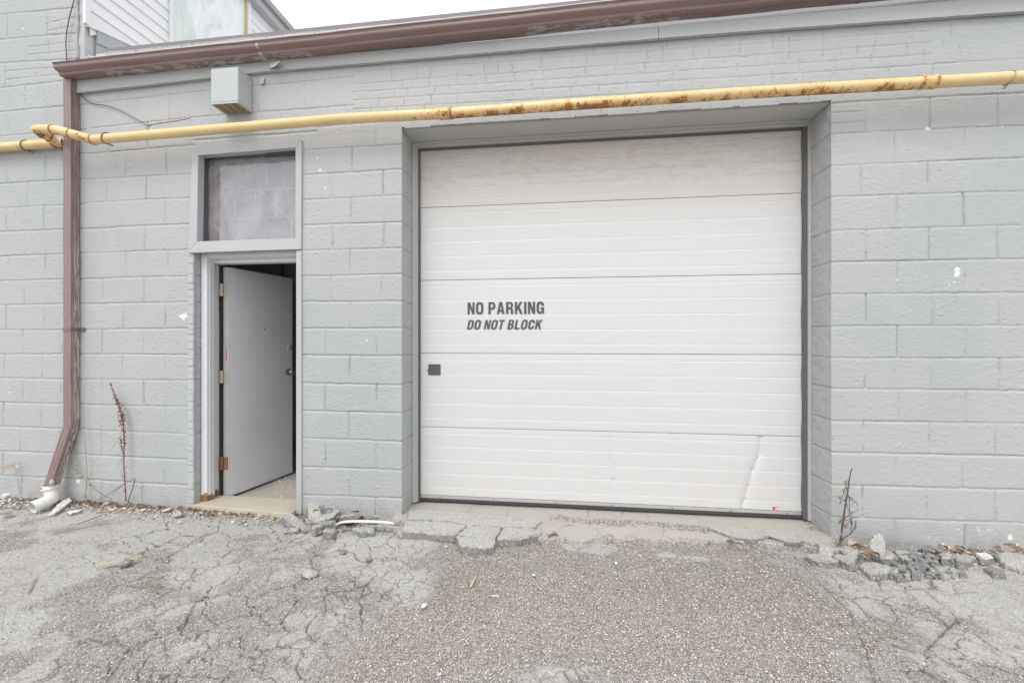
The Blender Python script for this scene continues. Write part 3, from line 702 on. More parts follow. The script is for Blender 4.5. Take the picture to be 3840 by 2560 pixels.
p = W(846, 1333, .19); st = MB(); st.box(p.x-.0035, p.x+.0035, .1948, .1955, p.z-.035, p.z+.04); st.build('sticker', M['red'], leaf)
# wooden sill
zs_ = .03
a = GP(750, 1893, zs_); b = GP(1112, 1928, zs_)
sb = MB(); m = 24
v = []; f = []
for i in range(m+1):
    x = XDL-.06+(XDR+.0-XDL+.06)*i/m; yf = a.y+(b.y-a.y)*i/m+random.uniform(-.006, .006)
    v += [(x, yf, -.02), (x, yf+.004, zs_-.004), (x, yf+.012, zs_), (x, .19, zs_+.002), (x, .19, -.02)]
for i in range(m):
    for k in range(4): f.append((i*5+k, i*5+5+k, i*5+6+k, i*5+1+k))
f += [tuple(range(5)), tuple(range(5*m+4, 5*m-1, -1))]
sb.add(v, f); sb.build('door_sill', M['sill'], low)

# ---- window above the entry
YW = -.018
oTL, oTR, oBR, oBL = W(721, 550, YW), W(1131, 524, YW), W(1129, 934, YW), W(705, 948, YW)
iTL, iTR, iBR, iBL = W(742, 582, YW), W(1107, 553, YW), W(1107, 892, YW), W(737, 905, YW)
wt = MB()
for (a, b, c, d) in ((oTL, oTR, iTR, iTL), (oTR, oBR, iBR, iTR), (oBR, oBL, iBL, iBR), (oBL, oTL, iTL, iBL)):
    wt.hexa([(a.x, YW+.035, a.z), (b.x, YW+.035, b.z), (c.x, YW+.06, c.z), (d.x, YW+.06, d.z), tuple(a), tuple(b), (c.x, YW+.003, c.z), (d.x, YW+.003, d.z)])
win = wt.build('window', M['trim'], low, bevel=.0015); win['label'] = 'transom window over the entry with mitred grey trim'
zc0, zc1 = iBL.z-.004, iTL.z+.01
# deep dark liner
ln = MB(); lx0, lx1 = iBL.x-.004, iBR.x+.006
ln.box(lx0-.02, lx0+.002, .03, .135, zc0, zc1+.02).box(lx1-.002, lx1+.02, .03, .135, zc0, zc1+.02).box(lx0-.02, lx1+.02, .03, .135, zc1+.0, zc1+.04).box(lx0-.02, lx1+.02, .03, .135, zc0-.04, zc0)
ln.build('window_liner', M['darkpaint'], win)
wf = MB(); yw = .10
sx0 = W(768, 750, yw).x; gx0 = W(803, 750, yw).x; gz1 = W(950, 603, yw).z; st_z = W(950, 587-20, yw).z
wf.box(sx0, gx0, yw, yw+.03, zc0, zc1).box(gx0, lx1, yw, yw+.03, gz1, zc1)
wf.build('window_sash', M['winwood'], win, bevel=.003)
MB().box(gx0-.004, gx0+.0, yw-.004, yw-.0004, zc0, gz1).build('window_bead', M['fir'], win)
MB().box(lx0+.001, lx1, yw-.010, yw-.007, zc0, zc1).build('pane', M['glass'], win)
# infill of small blocks close behind the glass
MB().box(lx0-.02, lx1+.02, .150, .17, zc0-.05, zc1+.05).build('infill_blocks', M['winwall'], win)
mj = MB(); ym = .148
def wl(p0, p1, w_=.006):
    a = W(*p0, ym); b = W(*p1, ym); d = (b-a).normalized(); n_ = Vector((d.z, 0, -d.x))*w_/2
    mj.add([(a+n_), (b+n_), (b-n_), (a-n_)]+[(a+n_)+Vector((0, .0015, 0)), (b+n_)+Vector((0, .0015, 0)), (b-n_)+Vector((0, .0015, 0)), (a-n_)+Vector((0, .0015, 0))], [(0, 1, 2, 3), (4, 7, 6, 5), (0, 4, 5, 1), (1, 5, 6, 2), (2, 6, 7, 3), (3, 7, 4, 0)])
def z2(x, y): return (600+x/2.138, 480+y/2.138)
wl(z2(470, 520), z2(1100, 480)); wl(z2(470, 740), z2(1100, 708)); wl(z2(470, 300), z2(1100, 255))
for x, y0, y1 in ((850, 370, 485), (640, 400, 495), (1060, 350, 475), (765, 505, 720), (932, 500, 712), (598, 560, 725), (640, 745, 885), (842, 732, 880), (1055, 722, 880)): wl(z2(x, y0), z2(x, y1), .006)
mj.build('mortar_lines', M['mortar'], win)
cp = [W(*z2(x, y), .141) for x, y in ((470, 395), (540, 440), (650, 470), (780, 505), (860, 560), (950, 650), (1050, 745), (1095, 800))]
MB().tube(smooth_path(cp, 5), .0035, 8).build('cable', M['white'], win)

# ================================================================ GARAGE DOOR
YD = .25
gx0 = W(1577, 1300, YD).x; gx1 = W(3006, 1300, YD).x
zT = W(1577, 567, YD).z
gz = [(W(1577, y0, YD).z+W(3003, y1, YD).z)/2 for y0, y1 in ((560, 493), (774, 730), (1047, 1032), (1323, 1331), (1601, 1634), (1870, 1928))]
bk = MB().box(gx0-.02, gx1+.02, YD+.030, YD+.05, gz[-1]-.02, gz[0]+.05)
gd = bk.build('garage_door', M['rubber_and_gap'], low); gd['label'] = 'white sectional garage door with NO PARKING lettering'
ribs = [.084, .28, .478, .678, .876]
nx = 260
for i in range(5):
    z1, z0 = gz[i]-.0013, gz[i+1]+.0013
    if i == 4: z0 = gz[5]+.028
    H = z1-z0
    prof = [(z1-.0, .010), (z1-.0005, .002), (z1-.0015, .0003), (z1-.004, 0)]
    for r_ in ribs:
        if i == 4 and r_ > .95: continue
        zc = z1-H*r_; prof += [(zc+.002, .0), (zc+.0010, .0007), (zc-.0006, .0009), (zc-.0022, .0001), (zc-.0125, .0001), (zc-.015, .0)]
        prof += [(zc-.05, 0), (zc-.08, 0)]
    prof = sorted([p for p in prof if p[0] > z0+.006]+[(z0+.004, 0), (z0+.0015, .0003), (z0+.0005, .002), (z0, .010)], key=lambda p: -p[0])
    xs = np.linspace(gx0, gx1, nx); pz = np.array([p[0] for p in prof]); py = np.array([p[1] for p in prof])
    X, Z = np.meshgrid(xs, pz, indexing='ij'); Y = YD+np.tile(py, (nx, 1))
    Y = Y+fbm(X*1.3, Z*2+i, 200+i, 2)*.003+fbm(X*7, Z*7+i, 230, 2)*.0006
    if i == 4:   # dents: a long crease near the right, a small one in the middle
        def crease(pts, amp, wdt):
            global Y
            q = [W(x, y, YD) for x, y in pts]
            d = np.full(X.shape, 9.); side = np.zeros(X.shape)
            for a, b in zip(q[:-1], q[1:]):
                vx, vz = b.x-a.x, b.z-a.z; L2 = vx*vx+vz*vz
                t = np.clip(((X-a.x)*vx+(Z-a.z)*vz)/L2, 0, 1); dx = X-a.x-t*vx; dz = Z-a.z-t*vz
                dd = np.hypot(dx, dz); m_ = dd < d; d = np.where(m_, dd, d); side = np.where(m_, dx, side)
            Y = Y+amp*np.exp(-(side-.0)/wdt*2.2)*(side > 0)*np.exp(-(d/wdt)**2*.2)+amp*np.exp(-(d/(wdt*.5))**2)*.0+amp*np.exp(side/wdt)*(side <= 0)*np.exp(-(d/wdt)**2)*.5
        crease([(2850, 1640), (2848, 1700), (2820, 1770), (2795, 1860), (2782, 1895)], .020, .040)
        crease([(2285, 1650), (2290, 1730), (2300, 1792)], .010, .03)
    P = np.stack([X, Y, Z], -1)[:, ::-1]
    me = grid_mesh('door_panel', P, None, None, True)
    ob = link('door_panel', me, M['door'], gd)
    try: me.set_sharp_from_angle(angle=R(30))
    except Exception: pass
MB().box(gx0, gx1, YD-.004, YD+.02, gz[5]+.004, gz[5]+.026).build('bottom_rail', M['alu'], gd, bevel=.002)
MB().box(gx0-.003, gx1+.003, YD-.009, YD+.024, gz[5]-.020, gz[5]+.0032).build('bottom_seal', M['rubber_and_gap'], gd, bevel=.006)
for xp in (2084, 2296, 2520, 2742, 2952, 1850, 1650):
    p = W(xp, 1900, YD-.004); MB().tube([(p.x, YD-.0045, gz[5]+.015), (p.x, YD-.008, gz[5]+.015)], .006, 10).build('rail_screw', M['steel'], gd)
# weather strips (dark) at sides and head, then painted jamb trims
ws = MB(); zb0 = gz[5]-.02
def wavy(x0, x1, z0, z1, y0, y1, amp=.0025):
    m = 60; v = []; f = []
    for i in range(m+1):
        z = z0+(z1-z0)*i/m; j = amp*math.sin(i*.7+x0*5)+random.uniform(-amp, amp)*.3
        v += [(x0, y0, z), (x1+j, y0, z), (x1+j, y1, z), (x0, y1, z)]
    for i in range(m):
        for k in range(4): f.append((i*4+k, i*4+(k+1) % 4, i*4+4+(k+1) % 4, i*4+4+k))
    f += [(0, 3, 2, 1), (4*m, 4*m+1, 4*m+2, 4*m+3)]; ws.add(v, f)
wavy(gx0-.020, gx0+.002, zb0, gz[0]+.03, YD-.022, YD-.006, .0006)
wavy(gx1+.034, gx1-.003, zb0, gz[0]+.03, YD-.022, YD-.006, .003)
ws.box(gx0-.03, gx1+.034, YD-.016, YD-.004, gz[0]-.006, gz[0]+.05)
ws.build('weather_strip', M['seal'], gd)
jt = MB(); jt2 = MB()
jt.box(XGL+.001, gx0-.012, YD-.034, YD+.03, zb0, ZG-.013).box(XGL+.001, gx0-.024, YD-.046, YD-.0345, zb0, ZG-.013)
jt2.box(gx1+.026, XGR-.001, YD-.034, YD+.03, zb0, ZG-.013).box(gx1+.045, XGR-.001, YD-.046, YD-.0345, zb0, ZG-.013)
jt.build('door_trim', M['jambtrim'], gd, bevel=.002); jt2.build('door_trim', M['jambtrim'], gd, bevel=.002)
zh = gz[0]-.002
MB().box(gx0-.0115, gx1+.0255, YD-.034, YD+.02, zh+.012, ZG-.0125).box(gx0-.0235, gx1+.0445, YD-.046, YD-.0345, zh+.03, ZG-.0125).build('head_trim', M['jambtrim'], gd, bevel=.002)
# tape over lock hole, red sticker
a = W(1606, 1365, YD-.003); b = W(1652, 1406, YD-.003)
lk = MB().box(a.x, b.x, YD-.0045, YD-.0012, b.z, a.z); c0 = W(1600, 1392, YD-.004)
lk.hexa([(a.x-.014, YD-.0042, c0.z+.012), (a.x-.010, YD-.0042, c0.z+.014), (a.x-.010, YD-.0012, c0.z+.014), (a.x-.014, YD-.0012, c0.z+.012), (a.x-.0005, YD-.0042, c0.z-.006), (a.x-.0005, YD-.0042, c0.z+.006), (a.x-.0005, YD-.0012, c0.z+.006), (a.x-.0005, YD-.0012, c0.z-.006)])
lk.build('lock_cover', M['tape'], gd, bevel=.001)
a = W(2898, 1911, YD-.003); b = W(2918, 1921, YD-.003); a.z = gz[5]+.054; b.z = gz[5]+.034
stk = MB().box(a.x, b.x, YD-.0026, YD-.0012, b.z, a.z).build('sticker', M['red'], gd)
w_ = b.x-a.x; h_ = a.z-b.z
st2 = MB(); st2.prism([(a.x+w_*.35, b.z+h_*.1), (a.x+w_*.95, b.z+h_*.1), (a.x+w_*.92, b.z+h_*.5), (a.x+w_*.75, b.z+h_*.8), (a.x+w_*.4, b.z+h_*.85), (a.x+w_*.6, b.z+h_*.5)], YD-.0034, YD-.0027); st2.build('sticker_print', M['white'], gd)

# ---- lettering
def arc(cx, cy, rx, ry, a0, a1, n=7): return [(cx+rx*math.cos(R(a0+(a1-a0)*i/n)), cy+ry*math.sin(R(a0+(a1-a0)*i/n))) for i in range(n+1)]
def rrect(x0, y0, x1, y1, rx, ry): return arc(x1-rx, y1-ry, rx, ry, 0, 90)+arc(x0+rx, y1-ry, rx, ry, 90, 180)+arc(x0+rx, y0+ry, rx, ry, 180, 270)+arc(x1-rx, y0+ry, rx, ry, 270, 360)
S = .185
def cring(w_, top, bot, g=False):
    r, ri = .27, .12
    o = [(w_, top)]+arc(w_-r, 1-r, r, r, 0, 90)+arc(r, 1-r, r, r, 90, 180)+arc(r, r, r, r, 180, 270)
    if g: o += arc(w_*.5, r*.8, w_*.28, r*.8, 270, 330)+[(w_-.10, .10), (w_-.08, 0), (w_, 0), (w_, .53), (w_*.52, .53), (w_*.52, .40), (w_-S, .40)]
    else: o += arc(w_-r, r, r, r, 270, 360)+[(w_, bot), (w_-S, bot)]
    o += arc(w_-S-ri, S-.02+ri, ri, ri, 0, -90)+arc(S+ri, S-.02+ri, ri, ri, -90, -180)+arc(S+ri, 1-S+.02-ri, ri, ri, 180, 90)+arc(w_-S-ri, 1-S+.02-ri, ri, ri, 90, 0)+[(w_-S, top)]
    return [o]
def glyph(c):
    if c == 'N': return .58, [[(0, 0), (.17, 0), (.17, .62), (.39, 0), (.58, 0), (.58, 1), (.41, 1), (.41, .40), (.20, 1), (0, 1)]]
    if c == 'O': return .62, [rrect(0, -.01, .62, 1.01, .27, .29), rrect(S, .15, .62-S, .85, .12, .14)[::-1]]
    if c == 'D': return .60, [[(0, 0)]+arc(.32, .30, .28, .30, -90, 0)+arc(.32, .70, .28, .30, 0, 90)+[(0, 1)], [(S, .15), (S, .85)]+arc(.28, .72, .13, .13, 90, 0)+arc(.28, .28, .13, .13, 0, -90)]
    if c == 'P': return .58, [[(0, 0), (S, 0), (S, .38)]+arc(.32, .66, .26, .28, -90, 0)+arc(.32, .72, .26, .28, 0, 90)+[(0, 1)], [(S, .53), (S, .86)]+arc(.29, .74, .11, .12, 90, 0)+arc(.29, .65, .11, .12, 0, -90)]
    if c == 'R': return .60, [[(0, 0), (S, 0), (S, .42), (.26, .42)]+[(.34, .39), (.38, .30), (.39, .08), (.42, 0), (.61, 0), (.585, .06), (.575, .32), (.54, .43), (.46, .48)]+arc(.32, .745, .26, .255, -40, 90)+[(0, 1)], [(S, .56), (S, .86)]+arc(.29, .75, .11, .11, 90, 0)+arc(.29, .67, .11, .11, 0, -90)]
    if c == 'B': return .60, [[(0, 0)]+arc(.33, .28, .27, .28, -90, 0)+arc(.38, .33, .22, .20, 0, 60)+arc(.32, .75, .25, .25, -50, 90)+[(0, 1)], [(S, .14), (S, .44)]+arc(.30, .33, .10, .11, 90, 0)+arc(.30, .25, .10, .11, 0, -90), [(S, .58), (S, .87)]+arc(.28, .77, .10, .10, 90, 0)+arc(.28, .68, .10, .10, 0, -90)]
    if c == 'A': return .64, [[(0, 0), (.18, 0), (.215, .19), (.425, .19), (.46, 0), (.64, 0), (.43, 1), (.21, 1)], [(.245, .34), (.32, .80), (.395, .34)]]
    if c == 'K': return .63, [[(0, 0), (S, 0), (S, .30), (.26, .43), (.43, 0), (.64, 0), (.38, .61), (.61, 1), (.40, 1), (S, .58), (S, 1), (0, 1)]]
    if c == 'I': return .19, [[(0, 0), (.19, 0), (.19, 1), (0, 1)]]
    if c == 'G': return .60, cring(.60, .66, .34, True)
    if c == 'C': return .60, cring(.60, .64, .36)
    if c == 'T': return .56, [[(.1875, 0), (.3725, 0), (.3725, .84), (.56, .84), (.56, 1), (0, 1), (0, .84), (.1875, .84)]]
    if c == 'L': return .50, [[(0, 0), (.50, 0), (.50, .16), (S, .16), (S, 1), (0, 1)]]
    return .28, []
def text_mesh(s, p0, p1, ztop, zbot, slant, y, name, mat, parent):
    cu = bpy.data.curves.new(name, 'CURVE'); cu.dimensions = '2D'; cu.fill_mode = 'BOTH'; cu.extrude = .0004
    wsum = []; x = 0
    for ch in s:
        wd_, sp = glyph(ch); wsum.append((x, sp)); x += wd_+(.13 if ch != ' ' else .02)
    tot = x-.13; H = ztop-zbot; kx = (p1-p0-slant*H)/tot
    for x0, sp in wsum:
        for poly in sp:
            s_ = cu.splines.new('POLY'); s_.points.add(len(poly)-1); s_.use_cyclic_u = True
            for i, (a, b) in enumerate(poly): s_.points[i].co = ((x0+a)*kx+slant*H*b, b*H, 0, 1)
    tmp = bpy.data.objects.new(name, cu); C.objects.link(tmp)
    dg = bpy.context.evaluated_depsgraph_get(); dg.update()
    me = bpy.data.meshes.new_from_object(tmp.evaluated_get(dg)); bpy.data.objects.remove(tmp)
    me.transform(Matrix.Translation((p0, y, zbot)) @ Matrix.Rotation(R(90), 4, 'X')); me.materials.clear()
    me.name = name
    return link(name, me, mat, parent)
a = W(1754, 1131, YD); b = W(2040, 1176, YD)
text_mesh('NO PARKING', a.x, b.x, W(1900, 1132, YD).z, W(1900, 1177, YD).z, 0, YD-.0035, 'lettering', M['letter'], gd)
text_mesh('DO NOT BLOCK', W(1751, 1234, YD).x, W(2036, 1198, YD).x, W(1900, 1199, YD).z, W(1900, 1234, YD).z, .22, YD-.0035, 'lettering', M['letter'], gd)

# ================================================================ TALL BUILDING side wall (receding), siding, sheet window, eave
XS = XC+.012
cb = MB(); cb.box(XC-.085, XC+.003, -.008, .09, 3.44, 5.6); cb.build('corner_board', M['trim'], tall, bevel=.004)
# rough sealant bead along the corner
bp = [(XC-.058+rnd.uniform(-.006, .006), -.012, 3.5+i*.03) for i in range(40)]
MB().tube(bp, [rnd.uniform(.006, .016) for _ in bp], 7, jit=.3).build('sealant_bead', M['foam'], tall, smooth=True)
MB().box(XC-.2, XC+.001, .03, 9, 0, 5.6).build('side_wall', M['stucco'], tall)
ZE = 5.33
A0 = PX(322, 95, XS); A1 = PX(500, 176, XS); 
kbot = (A1.z-A0.z)/(A1.y-A0.y)      # the siding's foot climbs with the roof flashing
def zfoot(y): return A0.z+kbot*(y-A0.y)
# siding boards
sd = MB(); e_ = .103; z = 3.5
ywin0, ywin1 = PX(640, 100, XS).y, PX(882, 100, XS).y
def board(mb, y0, y1, z0, z1):
    if y1-y0 < .01: return
    mb.add([(XS+.014, y0, z0), (XS+.014, y1, z0), (XS+.002, y0, z1), (XS+.002, y1, z1), (XS-.0, y0, z0), (XS-.0, y1, z0)], [(0, 1, 3, 2), (0, 4, 5, 1)])
while z < ZE:
    z1 = min(z+e_, ZE)
    # foot line crosses: board starts only where zfoot(y) < z1
    if kbot > 0: ymax = A0.y+(z-A0.z)/kbot
    else: ymax = 9
    ymax2 = A0.y+(z1-A0.z)/kbot if kbot > 0 else 9
    a_ = A0.y+.02; b0 = min(ywin0-.03, max(a_, ymax)); b1 = min(ywin0-.03, max(a_, ymax2))
    if b1 > a_+.005: sd.add([(XS+.014, a_, z), (XS+.014, b0, z), (XS+.002, a_, z1), (XS+.002, b1, z1), (XS, a_, z), (XS, b0, z)], [(0, 1, 3, 2), (0, 4, 5, 1)])
    zz_ = z
    board(sd, ywin1+.22, 8.5, z, z1)
    z += e_
sd.build('siding', M['siding'], tall)
MB().box(XS-.001, XS+.022, A0.y-.02, A0.y+.02, A0.z+.002, 5.6).build('siding_trim', M['siding'], tall)
MB().box(XS-.001, XS+.026, ywin0-.03, ywin0, 3.4, ZE).build('siding_trim', M['siding'], tall)
MB().box(XS-.001, XS+.006, ywin0, ywin1+.14, 3.4, ZE).build('plastic_sheet', M['sheet'], tall)
MB().box(XS-.001, XS+.022, ywin1+.14, ywin1+.17, 3.4, ZE).build('sheet_trim', M['fir'], tall)
MB().box(XS-.001, XS+.024, ywin1+.1702, ywin1+.22, 3.4, ZE).build('siding_trim', M['siding'], tall)
# sloped flashings
def band(dz0, dz1, x1, mat, nm):
    y0, y1 = (A0.y if x1 > XS+.02 else .06), 3.2
    mb = MB(); z0 = zfoot(y0); z1 = zfoot(y1)
    mb.hexa([(XS-.002, y0, z0+dz0), (XS-.002, y1, z1+dz0), (x1, y1, z1+dz0), (x1, y0, z0+dz0), (XS-.002, y0, z0+dz1), (XS-.002, y1, z1+dz1), (x1, y1, z1+dz1), (x1, y0, z0+dz1)])
    mb.build(nm, mat, tall)
band(-.115, -.012, XS+.018, M['flash'], 'flashing'); band(-.011, .016, XS+.026, M['siding'], 'siding_trim'); band(-.30, -.118, XS+.010, M['flash'], 'flashing')
# eave of the tall roof
MB().box(XS-.3, XS+.10, -.1, 8.6, ZE, ZE+.10).build('eave', M['flash'], tall, bevel=.004)
MB().box(XS-.3, XS+.14, -.12, 8.6, ZE+.1002, ZE+.17).build('eave', mat_plain('eave_dark', (.30, .30, .31), .5), tall)
MB().tube([(XC+.04, -.02, 3.47), (XC+.10, -.03, 3.475), (XC+.16, -.02, 3.48)], [.028, .034, .02], 10, jit=.15).build('foam_lump', M['foam'], tall, smooth=True)

# ================================================================ GUTTER
def zgut(x):   # gutter bottom rises gently to the right
    return float(np.interp(x, [-3.9, -1.6, .4, 1.5, 6], [3.328, 3.358, 3.392, 3.405, 3.415]))
prof = [(-.012, .005), (-.016, .0), (-.098, .0), (-.104, .004), (-.103, .016), (-.104, .024), (-.112, .030), (-.126, .036), (-.137, .046), (-.141, .058), (-.139, .070), (-.140, .082), (-.146, .088), (-.150, .094), (-.146, .098), (-.136, .096), (-.13, .09), (-.128, .06), (-.10, .02), (-.02, .01)]
gxL = W(199, 240, -.14).x
xs = np.concatenate([np.linspace(gxL, 3., 260), np.linspace(3.1, 6, 20)])
P = np.zeros((len(xs), len(prof), 3)); chip = np.zeros((len(xs), len(prof)))
for i, x in enumerate(xs):
    zg = zgut(x)+.0015*math.sin(x*4)
    for j, (y, z) in enumerate(prof):
        P[i, j] = (x, y, zg+z*.76+.0012*math.sin(x*9+j)); chip[i, j] = 1.25 if (j in (0, 1, 2) and math.sin(x*2.3+1)+.6*math.sin(x*5.1) > -.1) else .0
chip[:, 2] *= .4
gut = link('rain_gutter', grid_mesh('rain_gutter', P[:, ::-1], None, dict(chip=chip[:, ::-1], wear=chip*0)), M['brown'])
try: gut.data.set_sharp_from_angle(angle=R(50))
except Exception: pass
tag(gut, 'long brown metal rain gutter running along the roof edge', 'gutter')
# end cap
zz0 = zgut(gxL)
cp_ = MB(); cap = [(y, zz0+z*.76) for y, z in prof[1:15]]+[(-.012, zz0+.0745)]
cp_.add([(gxL, y, z) for y, z in cap]+[(gxL+.002, y, z) for y, z in cap], [tuple(range(len(cap)))]+[tuple(range(2*len(cap)-1, len(cap)-1, -1))]+[(i, (i+1) % len(cap), (i+1) % len(cap)+len(cap), i+len(cap)) for i in range(len(cap))])
cp_.build('end_cap', M['brown'], gut)
# joints in the gutter
for xp in (985, 3240):
    xj = W(xp, 200, -.08).x; jb = MB(); v = []
    for dx in (-.011, .011):
        v += [(xj+dx, y*1.0-.0012*(1 if j > 1 else 0), zgut(xj)+z*.76-(.0018 if j < 4 else 0)) for j, (y, z) in enumerate(prof[:14])]
    jb.add(v, [(i, i+1, i+15, i+14) for i in range(13)]); jb.build('joint_cover', M['foam'] if xp < 1000 else M['brown'], gut)
# white bead over the top of the gutter
tb = [(x, -.150, zgut(x)+.076) for x in np.linspace(gxL+.35, 6, 120)]
MB().tube(tb, [.0028+random.uniform(-.001, .0015) for _ in tb], 6).build('gutter_bead', M['white'], gut)
dr = [(x, -.02+random.uniform(-.003, .003), zgut(x)+.001) for x in np.linspace(-3.75, 6, 260)]

# ================================================================ DOWNPIPE
dp = empty('downpipe', 'brown rectangular downpipe with peeling paint, ending in a white plastic elbow', 'downpipe', (-3.84, -.04, 0))
def rect_tube(path, hw, hd, nfl=3):
    """fluted rectangular tube; path: list of (center Vector, tilt dir) ; returns grid"""
    cs = []
    n = 9
    for i in range(n):
        t = -1+2*i/(n-1); cs.append((t*hw, -hd+(.003 if i in (2, 6) else 0)))
    for i in range(1, n): t = -1+2*i/(n-1); cs.append((hw-(.003 if i in (3, 6) else 0), t*hd))
    for i in range(1, n): t = 1-2*i/(n-1); cs.append((t*hw, hd))
    for i in range(1, n-1): t = 1-2*i/(n-1); cs.append((-hw, t*hd))
    P = np.zeros((len(path), len(cs)+1, 3)); wear = np.zeros((len(path), len(cs)+1))
    for i, (p, dx) in enumerate(path):
        for j in range(len(cs)+1):
            a, b = cs[j % len(cs)]
            P[i, j] = (p.x+a, p.y+b, p.z-dx*b); wear[i, j] = (1.0 if 9 <= j <= 17 else .12)*(1.15 if p.z < 1.6 else (.9 if p.z < 2.0 else .45))
            if 9 <= j <= 11: wear[i, j] *= .4
    return P, wear
cx_, cyy = (W(238, 1000, -.066).x+W(265, 1000, -.066).x)/2, -.036
path = [(Vector((cx_+.0008*math.sin(z*5), cyy, z)), 0) for z in np.linspace(3.33, .80, 130)]
# lower kick: comes forward and left towards the elbow
kb_ = W(248, 1450, -.06).z
p1 = W(190, 1820, -.085); top_k = Vector((cx_, cyy, .62)); bot_k = Vector((p1.x+.005, -.085, p1.z-.01))
path = [q_ for q_ in path if q_[0].z > .64]+[(top_k, 0)]
for i in range(1, 40):
    t = i/39; path.append((top_k.lerp(bot_k, t), .0))
P, wear = rect_tube(path, .033, .031)
for i in range(P.shape[0]):   # dents
    P[i, :, 0] += .0012*math.sin(P[i, 0, 2]*11)
dpm = link('pipe', grid_mesh('pipe', P, None, dict(chip=wear*0, wear=wear)), M['brown'], dp)
try: dpm.data.set_sharp_from_angle(angle=R(40))
except Exception: pass
sp = W(250, 1236, -.07)
sb_ = MB(); 
for k in range(3):
    z = sp.z-.011+k*.0092; sb_.box(cx_-.036, cx_+.037, -.0715, -.069, z, z+.0088).box(cx_+.0345, cx_+.037, -.069, -.004, z, z+.0088)
    sb_.box(cx_+.037, cx_+.082, -.0085, -.004, z, z+.0088)
sb_.build('strap', M['brown'], dp, bevel=.0012)
# white elbow
c0 = bot_k+Vector((0, 0, .02)); el = GP(140, 1896, .052)
pts = [c0, c0+Vector((0, -.001, -.045)), c0+Vector((el.x-c0.x, 0, 0))*.4+Vector((0, -.012, -.095)), Vector((el.x+.012, el.y+.062, .070)), Vector((el.x, el.y-.03, .050))]
sp_ = smooth_path(pts, 6); eb = MB(); n_ = len(sp_)
eb.tube(sp_, [.047]*4+[.043]*(n_-7)+[.046]*3, 24, cap=False)
eb.tube(sp_[::-1], [.0425]*3+[.039]*(n_-7)+[.043]*4, 24, cap=False)
t_ = (sp_[-1]-sp_[-2]).normalized(); a_1 = t_.cross(Vector((0, 0, 1))).normalized(); b_1 = a_1.cross(t_)
ring = [sp_[-1]+(a_1*math.cos(6.2832*j/24)+b_1*math.sin(6.2832*j/24))*.046 for j in range(24)]; ring2 = [sp_[-1]+(a_1*math.cos(6.2832*j/24)+b_1*math.sin(6.2832*j/24))*.0425 for j in range(24)]
eb.add(ring+ring2, [(j, (j+1) % 24, (j+1) % 24+24, j+24) for j in range(24)])
eb.build('elbow', M['pvc'], dp, auto=True)
cl = [c0+Vector((.05*math.cos(a), .05*math.sin(a), -.03+.012*math.cos(a))) for a in np.linspace(-2.6, 1.4, 24)]
MB().tube(cl, .007, 6, jit=.3).build('clamp', M['pvc'], dp, smooth=True)
MB().tube([c0+Vector((.045, -.03, .005)), c0+Vector((.05, -.03, .03)), c0+Vector((.045, -.03, .05))], [.012, .018, .008], 8, jit=.35).build('sealant', M['foam'], dp, smooth=True)

# ================================================================ GAS PIPE
gp = empty('gas_pipe', 'yellow gas pipe with rust streaks crossing the wall above both doors', 'pipe', (-.5, -.1, 2.5))
YP = -.115; rp = .034
def rust_tube(pts, rad, n, name, base_rust, parent, nx_step=.012):
    pts = [Vector(p) for p in pts]; fine = []
    for a, b in zip(pts[:-1], pts[1:]):
        m = max(1, int((b-a).length/nx_step)); fine += [a.lerp(b, i/m) for i in range(m)]
    fine.append(pts[-1]); P = np.zeros((len(fine), n+1, 3)); ru = np.zeros((len(fine), n+1)); up = Vector((0, 0, 1))
    for i, p in enumerate(fine):
        t = (fine[min(i+1, len(fine)-1)]-fine[max(i-1, 0)]).normalized(); a = t.cross(Vector((0, 0, 1))).normalized(); b = a.cross(t).normalized()
        for j in range(n+1):
            an = 2*math.pi*j/n; q_ = p+(a*math.cos(an)+b*math.sin(an))*(rad(i/len(fine)) if callable(rad) else rad); P[i, j] = q_
            under = max(0, -math.sin(an)); ru[i, j] = base_rust(p.x)*(.32+.68*under)+.02*under
    o = link(name, grid_mesh(name, P[:, ::-1], None, dict(rust=ru[:, ::-1])), M['pipe'], parent); return o
def pc(x, y, Y=YP): return W(x, y, Y)
J1 = 1668; J2 = 3480
def rfun(x):
    a = W(J1, 425, YP).x; b = W(J2, 310, YP).x
    if a < x < b: return (.92-.28*(x-a)/(b-a))*(.82+.25*math.sin(x*7.3)*math.sin(x*2.9+1))
    if x < a: return .10+.42*max(0, 1-abs(x-a)/.5)
    return .12
main = [pc(350, 525), pc(420, 519), pc(700, 495), pc(1000, 470), pc(1300, 445), pc(J1, 427), pc(2100, 396), pc(2750, 352), pc(3200, 326), pc(J2, 310), pc(3840, 290)]
far_ = main[-1]+(main[-1]-main[-2])*4
rust_tube(main+[far_], rp, 36, 'pipe_run', rfun, gp)
